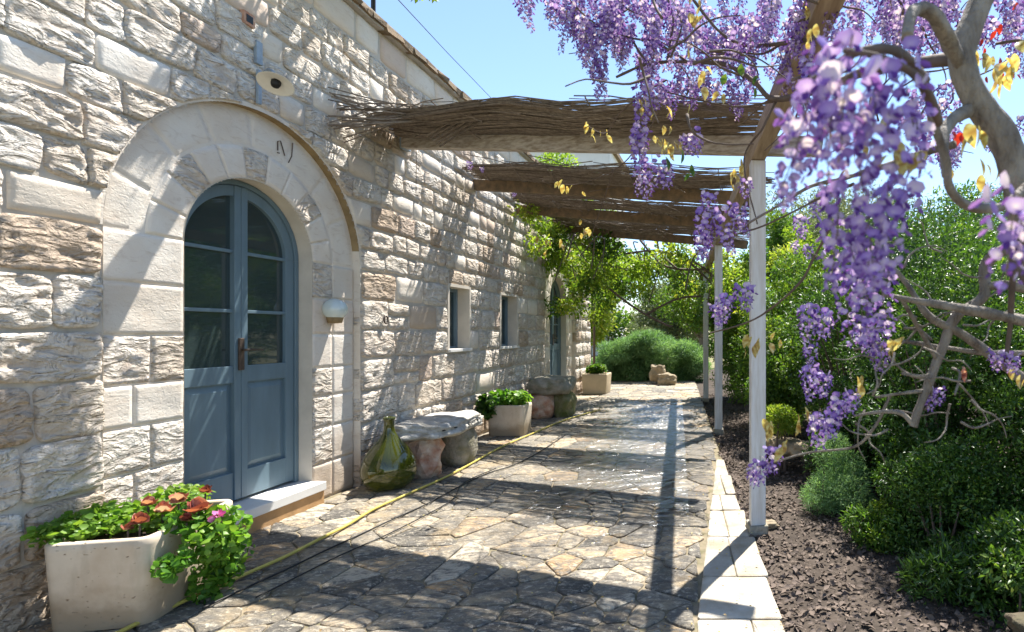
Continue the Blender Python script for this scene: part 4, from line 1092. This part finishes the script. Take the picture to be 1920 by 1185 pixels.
# pale neighbouring house
nh = empty('neighbour_house', (-11, 36, 0)); tag(nh, 'pale distant house with grey shutters glimpsed beyond the mats', 'house')
mb = MB(); mb.box((-11.0, 36, 6.4), (7.5, 5, 13)); build(mb, 'wall', M_HOUSEW, nh)
for i in range(3):
    for j in range(3):
        mb = MB(); mb.box((-13.3+i*2.3, 33.46, 3+j*3.4), (1.0, .08, 1.6)); build(mb, 'window', M_BLUEMETAL, nh)
mb = MB(); mb.box((-11, 36, 13.0), (8, 5.5, .3)); build(mb, 'roof', M_TILE, nh)

# green vine over the far end of the pergola and on the wall
random.seed(44)
vine = empty('climbing_vine', (-.5, 11.6, 0)); tag(vine, 'leafy green climbing vine covering the far end of the pergola and wall top', 'vine')
cl = []
for i in range(125):
    u = random.random(); x_ = -3.25+3.9*u; d = random.uniform(9.6, 12.6)
    top = 3.15-.5*u
    z_ = top-random.random()**1.8*(1.35 if u < .25 or u > .85 else .8)
    s_ = random.uniform(.16, .34); cl.append(((x_, d-.25*u*3, z_), (s_, s_, s_*.75)))
foliage('leaves', cl[:60], 9500, .085, .5, L_LIME, vine, shell=.8, droop=.3); foliage('leaves', cl[60:], 9000, .08, .5, L_MID, vine, shell=.8, droop=.3)
cl2 = [((x_+random.uniform(-.1, .2), d_, z_), (.22, .3, .2)) for (x_, d_, z_) in [(-3.15, 8.2+i*.42, 3.25-random.random()**2*.9) for i in range(11)]]
foliage('leaves', cl2, 2600, .075, .45, L_LIME, vine, shell=.8, droop=.4)
cl3 = blob_set((.15, 11.6, 1.9), (.55, .8, .9), 26, .22); foliage('leaves', cl3, 9000, .075, .5, L_MID, vine, shell=.8, droop=.2)
mb = MB()
mb.tube(spline([(.28, 11.7, -.1), (.12, 11.6, .6), (.2, 11.5, 1.3), (.0, 11.4, 2.0), (-.3, 11.3, 2.5), (-1.0, 11.2, 2.75), (-2, 11, 2.95), (-3.2, 10.8, 3.2)], 4), [.06-.0015*i for i in range(29)], 7, wob=.3)
build(mb, 'trunk', M_BARK, vine, smooth=True)
for i in range(60):                        # bare hanging stems
    u = random.random(); p = Vector((-3.2+3.5*u, random.uniform(8.8, 12.2), 3.15-.45*u)); q = p+Vector((random.uniform(-.35, .35), random.uniform(-.4, .4), -random.uniform(.3, 1.0)))
    mb = MB(); mb.tube(spline([p, p.lerp(q, .4)+Vector((random.uniform(-.15, .15), 0, .1)), q], 4), random.uniform(.006, .014), 4, wob=.3); build(mb, 'stem', M_TWIG, vine)
for pts in ([(1108, 512), (1180, 570), (1240, 605), (1262, 612)], [(1150, 480), (1230, 470), (1300, 490), (1340, 520)], [(1200, 450), (1250, 500), (1330, 505)], [(1230, 440), (1280, 480), (1345, 540)], [(1240, 420), (1235, 470), (1290, 520)], [(1210, 590), (1270, 560), (1320, 555)], [(1060, 430), (1150, 500), (1230, 500)]):
    mb = MB(); mb.tube(spline([at(a_, b_, 9.8) for a_, b_ in pts], 4), [.022]*(4*(len(pts)-1))+[.008], 5, wob=.3); build(mb, 'branch', M_TWIG, vine)

# ------------------------------------------------------------------ wisteria
random.seed(77)
wis = empty('wisteria', (.98, 1.15, 0)); tag(wis, 'old grey wisteria in full violet bloom climbing over the pergola', 'wisteria')
def br(pts, r, mat=M_BARK, name='branch', seg=9, n=9, wob=.45, label=None):
    P = spline([at(a_, b_, d) if d is not None else a_ for (a_, b_, d) in pts], n); m_ = len(P)
    rr = [r[0]+(r[1]-r[0])*i/(m_-1) for i in range(m_)]
    mb = MB(); mb.tube(P, rr, seg, wob=wob); return build(mb, name, mat, wis, smooth=True)
base_pts = [(Vector((.98, 1.15, -.1)), 0, None), (Vector((.93, 1.2, .6)), 0, None), (Vector((.86, 1.25, 1.1)), 0, None)]
br(base_pts+[(1955, 520, 1.3), (1928, 430, 1.3), (1905, 330, 1.3), (1878, 255, 1.3), (1830, 185, 1.3), (1803, 110, 1.3), (1828, 30, 1.32), (1865, -60, 1.35), (1880, -160, 1.4)], (.046, .026), name='trunk', seg=12, wob=.18)
br([(1803, 130, 1.3), (1775, 70, 1.22), (1745, 22, 1.15), (1712, 22, 1.1), (1700, 70, 1.05)], (.019, .011))
br([(1735, 150, 1.0), (1748, 220, 1.05), (1775, 300, 1.08), (1782, 350, 1.1), (1815, 385, 1.12), (1875, 388, 1.15), (1925, 350, 1.2)], (.007, .011), M_BARK)
br([(1820, 205, 1.3), (1785, 225, 1.25), (1770, 260, 1.2), (1772, 330, 1.15)], (.018, .008))
br([(1490, 175, .80), (1560, 125, .78), (1620, 95, .78), (1690, 100, .85), (1735, 150, 1.0)], (.004, .008), M_TWIG)
br([(1580, 95, .74), (1640, 105, .74), (1700, 130, .78), (1735, 165, .9), (1760, 230, 1.0)], (.003, .009), M_TWIG)
br([(1960, 610, 1.5), (1880, 593, 1.5), (1800, 578, 1.5), (1720, 565, 1.5), (1655, 552, 1.5)], (.018, .006))
br([(1960, 445, 1.5), (1880, 470, 1.55), (1848, 500, 1.6), (1842, 555, 1.6), (1795, 590, 1.6), (1772, 640, 1.6), (1745, 710, 1.6), (1725, 760, 1.6), (1712, 800, 1.6)], (.019, .012))
br([(1640, 470, 1.6), (1690, 520, 1.6), (1740, 590, 1.6), (1800, 625, 1.6), (1850, 660, 1.62), (1930, 720, 1.65)], (.006, .017))
br([(1845, 540, 1.6), (1880, 535, 1.58), (1960, 545, 1.55)], (.012, .015))
br([(1600, 655, 1.75), (1680, 640, 1.7), (1760, 650, 1.65), (1850, 662, 1.62), (1960, 660, 1.6)], (.004, .009))
br([(1900, 480, 1.45), (1895, 600, 1.5), (1885, 680, 1.5)], (.009, .006), M_TWIG)
br([(1712, 795, 1.6), (1690, 775, 1.6), (1650, 772, 1.6), (1600, 780, 1.62)], (.009, .003))
br([(1640, 745, 1.62), (1690, 738, 1.6), (1745, 730, 1.6)], (.004, .006)); br([(1670, 742, 1.62), (1640, 800, 1.65), (1600, 838, 1.7), (1520, 848, 1.75), (1440, 870, 1.8), (1395, 885, 1.85)], (.005, .0025))
br([(1690, 700, 1.62), (1735, 705, 1.6), (1755, 690, 1.6)], (.004, .007)); br([(1660, 660, 1.65), (1700, 700, 1.62), (1745, 712, 1.6)], (.003, .005))
br([(1690, 560, 1.5), (1720, 610, 1.55), (1755, 670, 1.6)], (.006, .008)); br([(1785, 690, 1.58), (1800, 700, 1.55), (1790, 740, 1.5)], (.004, .003))
br([(1330, 455, 2.3), (1400, 420, 2.2), (1460, 385, 2.1), (1520, 350, 2.0), (1580, 335, 1.8), (1640, 318, 1.6), (1720, 290, 1.4), (1790, 270, 1.3)], (.004, .010))
br([(1380, 440, 2.2), (1440, 420, 2.1), (1540, 370, 2.0), (1600, 345, 1.8)], (.003, .005), M_TWIG)
br([(1330, 625, 2.4), (1400, 605, 2.2), (1450, 575, 2.1), (1500, 530, 2.0), (1528, 480, 1.95), (1560, 420, 1.85)], (.003, .006), M_TWIG)
br([(1155, 145, 2.4), (1215, 120, 2.4), (1290, 116, 2.4), (1360, 122, 2.4), (1410, 150, 2.35), (1450, 185, 2.3), (1530, 170, 2.0), (1640, 130, 1.6), (1800, 110, 1.32)], (.005, .016), M_TWIG, wob=.4)
br([(1300, 0, 2.3), (1350, 60, 2.3), (1400, 85, 2.3), (1480, 80, 2.2), (1530, 70, 2.0)], (.006, .009), M_TWIG, wob=.4)
br([(1060, -10, 2.3), (1110, 40, 2.35), (1180, 70, 2.4), (1230, 80, 2.4), (1290, 116, 2.4)], (.003, .006), M_TWIG)
br([(1180, 60, 2.4), (1200, 100, 2.4), (1225, 120, 2.4)], (.004, .006), M_TWIG)
br([(1240, -30, 2.4), (1262, 30, 2.4), (1255, 90, 2.4), (1250, 118, 2.4)], (.004, .006), M_TWIG)
br([(1395, 230, 2.5), (1430, 195, 2.4), (1455, 185, 2.3)], (.003, .006), M_TWIG); br([(1240, 170, 2.7), (1300, 185, 2.6), (1380, 200, 2.5), (1450, 190, 2.35)], (.003, .005), M_TWIG)
br([(1455, 190, 2.3), (1430, 240, 2.3), (1395, 300, 2.4), (1420, 420, 2.3)], (.006, .003), M_TWIG)
br([(1930, 540, 1.2), (1900, 470, 1.25), (1960, 420, 1.3)], (.007, .009), M_TWIG)
for pts, r0 in (([(-3.24, 4.25, 4.22), (-2.88, 4.11, 4.12), (-2.70, 3.90, 4.06), (-2.45, 3.75, 4.08), (-1.6, 3.2, 3.95), (-.6, 2.4, 3.6), (.3, 1.8, 3.2), (.7, 1.4, 2.7)], .065), ([(-3.2, 4.9, 4.9), (-2.9, 4.5, 4.75), (-2.6, 4.1, 4.6), (-1.9, 3.7, 4.3), (-1.6, 3.2, 3.95)], .03)):  # unseen limbs, added above the view to throw shadow bands on the wall
    P = spline(pts, 6); mb = MB(); mb.tube(P, [r0]*len(P), 8, wob=.35); build(mb, 'branch', M_BARK, wis, smooth=True)
for i in range(46):                       # twigs through the bloom overhead
    px, py = random.uniform(1160, 1900), random.uniform(-40, 230); d = random.uniform(1.7, 3.2)
    pts = []; a_ = random.uniform(0, 6.3)
    for k in range(5):
        pts.append((px, py, d)); a_ += random.uniform(-.7, .7); px += 42*math.cos(a_); py += 32*math.sin(a_); d += random.uniform(-.08, .08)
    br(pts, (.0055, .002), M_TWIG, 'twig', 5, 3, .3)

def make_raceme(L_, nfl, size, seed, wid=.030, curve=.0):
    rg = np.random.default_rng(seed); V_ = []; T_ = []; A_ = []; MI = []; n0 = 0
    def put(V, T, a_, mi):
        nonlocal n0
        V_.append(V); T_.append(np.asarray(T)+n0); A_.append(a_); MI.append(np.full(len(T), mi)); n0 += len(V)
    for i in range(nfl):
        t = (i+.5*rg.random())/nfl; z = -.02-L_*t; a_ = i*2.4+rg.random()*.8
        rad = wid*(1.05-.75*t**1.4)*(.7+.5*rg.random()); s_ = size*(1.1-.62*t)*(.8+.4*rg.random())
        o = np.array([math.cos(a_), math.sin(a_), 0]); side = np.array([-math.sin(a_), math.cos(a_), 0]); up = np.array([0, 0, 1.])
        ax = np.array([curve*t*t*L_, 0, 0]); c = ax+o*rad+up*z; tt = rg.random()
        f_out = nrm(o*.9+up*(-.25+.5*rg.random())+rg.normal(size=3)*.25); f_up = nrm(up-f_out*np.dot(up, f_out)); f_s = np.cross(f_out, f_up)
        # banner petal: cupped round fan behind/above
        k = 8; cen = c+f_up*s_*.35-f_out*s_*.1; ring = []
        for j in range(k):
            b_ = 2*math.pi*j/k; rr = s_*(.72+.10*math.cos(2*b_))
            ring.append(cen+f_s*math.cos(b_)*rr*1.08+f_up*math.sin(b_)*rr*.9+f_out*(.22*s_*abs(math.cos(b_))+.18*s_*math.sin(b_)))
        put(np.array([cen-f_out*s_*.12]+ring), [(0, 1+j, 1+(j+1) % k) for j in range(k)], np.array([min(1, tt+.45)]+[tt*.85]*k), 0)
        # wings
        for sg in (-1, 1):
            b0 = c+f_out*s_*.05-f_up*s_*.05
            V = np.array([b0, b0+f_s*sg*s_*.33+f_out*s_*.35-f_up*s_*.12, b0+f_s*sg*s_*.26+f_out*s_*.75-f_up*s_*.50, b0+f_s*sg*s_*.02+f_out*s_*.78-f_up*s_*.72, b0+f_s*sg*s_*.02+f_out*s_*.30-f_up*s_*.55])
            put(V, [(0, 1, 2), (0, 2, 3), (0, 3, 4)], np.full(5, tt), 1)
        # stalk
        p0 = ax+up*(z+.006); e = side*.0011; V = np.array([p0-e, p0+e, c+e, c-e]); put(V, [(0, 1, 2), (0, 2, 3)], np.full(4, .5), 2)
    # axis
    ks = 6
    for i in range(ks):
        t0, t1 = i/ks, (i+1)/ks
        for rot_ in (0, 1):
            e = np.array([.0015, 0, 0]) if rot_ == 0 else np.array([0, .0015, 0])
            q0 = np.array([curve*t0*t0*L_, 0, -L_*t0]); q1 = np.array([curve*t1*t1*L_, 0, -L_*t1])
            put(np.array([q0-e, q0+e, q1+e*.6, q1-e*.6]), [(0, 1, 2), (0, 2, 3)], np.full(4, .5), 2)
    V = np.concatenate(V_); T = np.concatenate(T_)
    me = bpy.data.meshes.new('raceme'); me.vertices.add(len(V)); me.vertices.foreach_set('co', V.astype(np.float32).ravel())
    me.loops.add(T.size); me.loops.foreach_set('vertex_index', T.astype(np.int32).ravel()); me.polygons.add(len(T)); me.polygons.foreach_set('loop_start', np.arange(0, T.size, 3, dtype=np.int32))
    me.polygons.foreach_set('material_index', np.concatenate(MI).astype(np.int32)); me.update(calc_edges=True)
    at_ = me.attributes.new('tint', 'FLOAT', 'POINT'); at_.data.foreach_set('value', np.concatenate(A_).astype(np.float32))
    me.polygons.foreach_set('use_smooth', [True]*len(T))
    for m in (L_WIS1, L_WIS2, L_STEM): me.materials.append(m)
    return me
RA = [make_raceme(.20, 44, .018, 1, .034), make_raceme(.26, 56, .018, 2, .036, .2), make_raceme(.14, 34, .018, 3, .034, -.3), make_raceme(.32, 66, .018, 4, .034, .1), make_raceme(.10, 24, .018, 5, .034), make_raceme(.18, 38, .019, 6, .042, .3),
      make_raceme(.20, 26, .0205, 11, .036, .2), make_raceme(.15, 19, .021, 12, .038, -.2), make_raceme(.26, 34, .020, 13, .036, .1)]
RLEN = [.20, .26, .14, .32, .10, .18]
WL = wloc(wis); nrac = 0
def raceme(px, py, d, k, s_=1.0, tilt=.15):
    global nrac
    if d < 1.4: k = {0: 6, 1: 8, 2: 7, 3: 8, 4: 7, 5: 6}[k]
    o = bpy.data.objects.new('raceme', RA[k]); COL.objects.link(o); o.parent = wis
    o.location = at(px, py, d)-WL; o.scale = (s_, s_, s_)
    o.rotation_euler = (random.uniform(-tilt, tilt), random.uniform(-tilt, tilt), random.uniform(0, 6.3)); nrac += 1
# (top px, top py, distance, variant, scale) of the racemes one can point at
for a_ in [(975, -25, 2.6, 5, 1), (1000, -30, 2.6, 4, 1.1), (1035, -20, 2.5, 2, 1), (1060, 10, 2.4, 2, 1), (1100, 30, 2.3, 1, 1), (1125, 55, 2.3, 1, 1.0), (1090, -20, 2.4, 0, 1), (1150, 20, 2.3, 0, 1), (1175, 50, 2.4, 2, 1), (1120, 100, 2.35, 0, 1),
           (1210, 150, 2.3, 3, 1.0), (1200, 230, 2.25, 1, 1.05), (1222, 290, 2.2, 5, .9), (1245, 300, 2.2, 4, 1), (1300, 240, 2.2, 4, 1), (1285, 250, 2.3, 4, .8),
           (1325, 390, 2.1, 0, 1.0), (1350, 380, 2.05, 5, 1), (1385, 375, 2.1, 2, .9), (1315, 430, 2.1, 4, 1), (1400, 330, 2.0, 4, .7), (1330, 355, 2.1, 4, .9),
           (1360, 545, 2.1, 2, .9), (1395, 525, 2.0, 4, 1), (1345, 560, 2.15, 4, .9),
           (1450, 830, 1.8, 4, .9), (1425, 855, 1.8, 4, .8), (1410, 870, 1.85, 4, .7),
           (1515, 680, 1.7, 2, .8), (1540, 690, 1.65, 4, .8), (1575, 735, 1.65, 4, .9), (1535, 770, 1.65, 4, 1.0), (1600, 725, 1.6, 4, .7), (1555, 765, 1.6, 4, .8), (1520, 640, 1.8, 4, .7),
           (1515, 565, 1.7, 2, .9), (1545, 575, 1.7, 4, .9), (1640, 590, 1.6, 2, .8), (1625, 600, 1.6, 4, .9), (1650, 640, 1.6, 4, .8), (1870, 650, 1.5, 4, .6), (1895, 655, 1.5, 4, .6), (1760, 720, 1.6, 4, .55), (1740, 735, 1.6, 4, .5),
           (1615, 460, 1.25, 3, .85), (1585, 480, 1.3, 1, .8), (1650, 500, 1.3, 0, .8), (1560, 400, 1.35, 0, .8),
           (1620, 330, .80, 0, .85), (1575, 345, .85, 5, .8), (1665, 335, .82, 5, .8), (1700, 330, .95, 2, .8), (1640, 400, .85, 1, .75), (1590, 420, .95, 2, .8),
           (1560, 70, .68, 5, .75), (1520, 130, .70, 5, .8), (1600, 150, .70, 0, .72), (1545, 190, .72, 2, .8), (1640, 120, .72, 5, .75), (1660, 190, .74, 2, .8), (1690, 90, .8, 2, .8), (1510, 180, .75, 0, .75), (1600, 60, .66, 4, 1), (1720, 200, .85, 2, .7),
           (1905, 330, .70, 4, .9), (1925, 300, .72, 2, .8), (1910, 390, .75, 4, .7),
           (880, 300, 6.3, 4, 1), (903, 312, 6.2, 4, .6), (965, 355, 7.2, 4, .9), (1500, 400, 2.2, 4, .9), (1530, 365, 2.1, 4, .8), (1490, 450, 2.3, 4, .5), (1515, 455, 2.2, 4, .6)]:
    raceme(*a_)
def region(x0, x1, y0, y1, n, d0, d1, ks=(0, 1, 2, 4, 5), s0=.8, s1=1.05):
    for i in range(n): raceme(random.uniform(x0, x1), random.uniform(y0, y1), random.uniform(d0, d1), random.choice(ks), random.uniform(s0, s1))
region(1140, 1500, -90, 70, 84, 2.2, 3.2); region(1200, 1450, 50, 170, 34, 2.4, 3.3, (0, 2, 4)); region(1480, 1800, -110, 40, 58, 1.9, 3.2); region(1040, 1160, -60, 40, 14, 2.3, 2.8)
region(1680, 1930, -90, 60, 24, 1.8, 3.2, (0, 2, 4)); region(1690, 1800, 150, 280, 14, 2.2, 3.2, (2, 4, 0)); region(1850, 1930, 180, 320, 4, 2.2, 3.2, (2, 4)); region(1450, 1560, 60, 140, 8, 1.8, 2.6)
for i in range(30):                       # fine grey twigs down the right side
    px, py = random.uniform(1600, 1900), random.uniform(470, 820); d = random.uniform(1.5, 1.75); pts = []; a_ = random.uniform(0, 6.3)
    for k in range(5):
        pts.append((px, py, d)); a_ += random.uniform(-.8, .8); px += 26*math.cos(a_); py += 24*math.sin(a_); d += random.uniform(-.03, .03)
    br(pts, (.004, .0014), M_BARK, 'twig', 5, 3, .3)
# young bronze leaves and a few red ones
LEAFM = {}
def leaf_mesh(mat, k):
    key = (mat.name, k)
    if key not in LEAFM:
        rg = random.Random(k); V = []; F = []; n_ = 7; c1, c2 = rg.uniform(.2, .7), rg.uniform(-.5, .5)
        for i in range(n_+1):
            t = i/n_; w_ = rg.uniform(.24, .27)*math.sin(math.pi*min(1, t*.96+.04))**.8*(1.15-.35*t); x_ = t; z_ = -c1*t*t*.5; tw = c2*t
            V += [(x_, -w_*math.cos(tw), z_+w_*.35-w_*math.sin(tw)), (x_, 0, z_), (x_, w_*math.cos(tw), z_+w_*.35+w_*math.sin(tw))]
        for i in range(n_): F += [(3*i, 3*i+1, 3*i+4, 3*i+3), (3*i+1, 3*i+2, 3*i+5, 3*i+4)]
        me = bpy.data.meshes.new('leaf'); me.from_pydata(V, [], F); me.materials.append(mat)
        a_ = me.attributes.new('tint', 'FLOAT', 'POINT'); a_.data.foreach_set('value', [min(1, max(0, rg.random()+.35*math.sin(i*1.7))) for i in range(len(V))])
        me.polygons.foreach_set('use_smooth', [True]*len(F)); LEAFM[key] = me
    return LEAFM[key]
def leaf_spray(px, py, d, n, s_, mat, spread=.05):
    for i in range(n):
        o = bpy.data.objects.new('leaf', leaf_mesh(mat, random.randrange(6))); COL.objects.link(o); o.parent = wis
        o.location = at(px, py, d)+Vector([random.gauss(0, 1)*spread for _ in range(3)])-WL
        o.rotation_euler = (random.uniform(-1.2, 1.2), random.uniform(.7, 1.6), random.uniform(0, 6.3)); k = s_*random.uniform(.7, 1.25); o.scale = (k, k, k)
for (px, py, d, n, s_) in [(1105, 238, 3.2, 4, .06), (1135, 252, 3.2, 3, .05), (1050, 345, 5, 4, .09), (1080, 350, 5, 3, .08), (1215, 190, 2.2, 4, .04), (1240, 265, 2.2, 6, .05), (1255, 280, 2.1, 4, .05), (1390, 310, 2.0, 6, .045), (1380, 330, 2.0, 5, .04), (1430, 640, 1.9, 4, .05), (1410, 645, 1.9, 4, .05), (1450, 630, 1.9, 3, .04),
                           (1440, 800, 1.75, 5, .05), (1465, 830, 1.7, 4, .05), (1500, 770, 1.6, 4, .05), (1605, 715, 1.6, 4, .045), (1520, 60, 1.4, 4, .04), (1290, 20, 2.2, 5, .05), (1070, 30, 2.4, 5, .05), (1310, 10, 2.2, 4, .05), (1510, 10, 2.0, 4, .05),
                           (1720, 285, 1.0, 5, .05), (1690, 290, 1.0, 3, .05), (1835, 100, 1.4, 4, .06), (1880, 120, 1.4, 5, .07), (1910, 100, 1.4, 3, .06), (1830, 235, 1.1, 4, .06), (1870, 140, 1.5, 4, .06), (1680, 640, 1.6, 4, .05), (1660, 650, 1.6, 4, .04), (1850, 310, 1.5, 4, .05), (1780, 320, 1.3, 3, .04), (1640, 225, 1.1, 3, .04), (1910, 700, 1.5, 3, .04), (1040, 460, 8, 6, .15), (1090, 430, 8, 6, .15), (1020, 455, 8, 4, .12)]:
    leaf_spray(px, py, d, n, s_*.85, L_YEL, .009*d)
for i in range(12): leaf_spray(random.uniform(1230, 1900), random.uniform(10, 320), random.uniform(1.8, 2.6), 4, .05, random.choice([L_YEL, L_YEL, L_MID]), .04)
for i in range(12): leaf_spray(random.uniform(1840, 1930), random.uniform(30, 150), random.uniform(2.0, 2.6), 2, .035, L_RED, .04)
leaf_spray(1795, 232, 1.5, 3, .035, L_RED, .012); leaf_spray(1808, 693, 1.5, 3, .03, L_CORAL, .008)
for pts in ([(1100, 235, 3.2), (1135, 250, 3.1), (1160, 215, 2.9), (1200, 180, 2.6), (1250, 150, 2.45)], [(1050, 345, 5), (1085, 345, 4.6), (1150, 320, 3.6), (1200, 270, 2.8), (1240, 200, 2.5)], [(1110, 440, 4.5), (1130, 380, 4.0), (1150, 320, 3.6)]):
    br(pts, (.003, .004), M_TWIG, 'twig', 5)
o = foliage('added_shade_leaves', [((-2.94+random.uniform(-.07, .06), 4.1+.16*i, 4.64+random.uniform(-.05, .08)), (.09, .2, .08)) for i in range(7)], 1500, .06, .5, L_LIME, wis, shell=.9); o['kind'] = 'stuff'  # unseen foliage added over the roof edge to shade the arch ring
o = foliage('added_shade_leaves', [((-2.5+random.uniform(-.1, .1), 3.85+.09*i, 4.22+random.uniform(-.06, .08)), (.13, .16, .09)) for i in range(6)], 1900, .06, .5, L_LIME, wis, shell=.9); o['kind'] = 'stuff'  # more unseen foliage, added to shade the lower left of the wall
# fallen petals on the paving
n = 900; y = 2.3+rng.random(n)*8; x = np.array([edgeX(b) for b in y])-rng.random(n)**1.6*3.2
P = np.stack([x, y, np.full(n, .02)], 1); D = rng.normal(size=(n, 3)); D[:, 2] *= .1; L = .009+.012*rng.random(n)
Vv, T, a = leaf_arrays(P, D, np.array([0, 0, 1.])+rng.normal(size=(n, 3))*.2, L, L*.7, rng.random(n), .2)
tag(tri_mesh('fallen_petals', Vv, T, a, L_YEL), 'small fallen leaves and petals scattered over the paving', 'litter', kind='stuff')
print('racemes', nrac, 'stones', len(items), 'paving', len(cells))
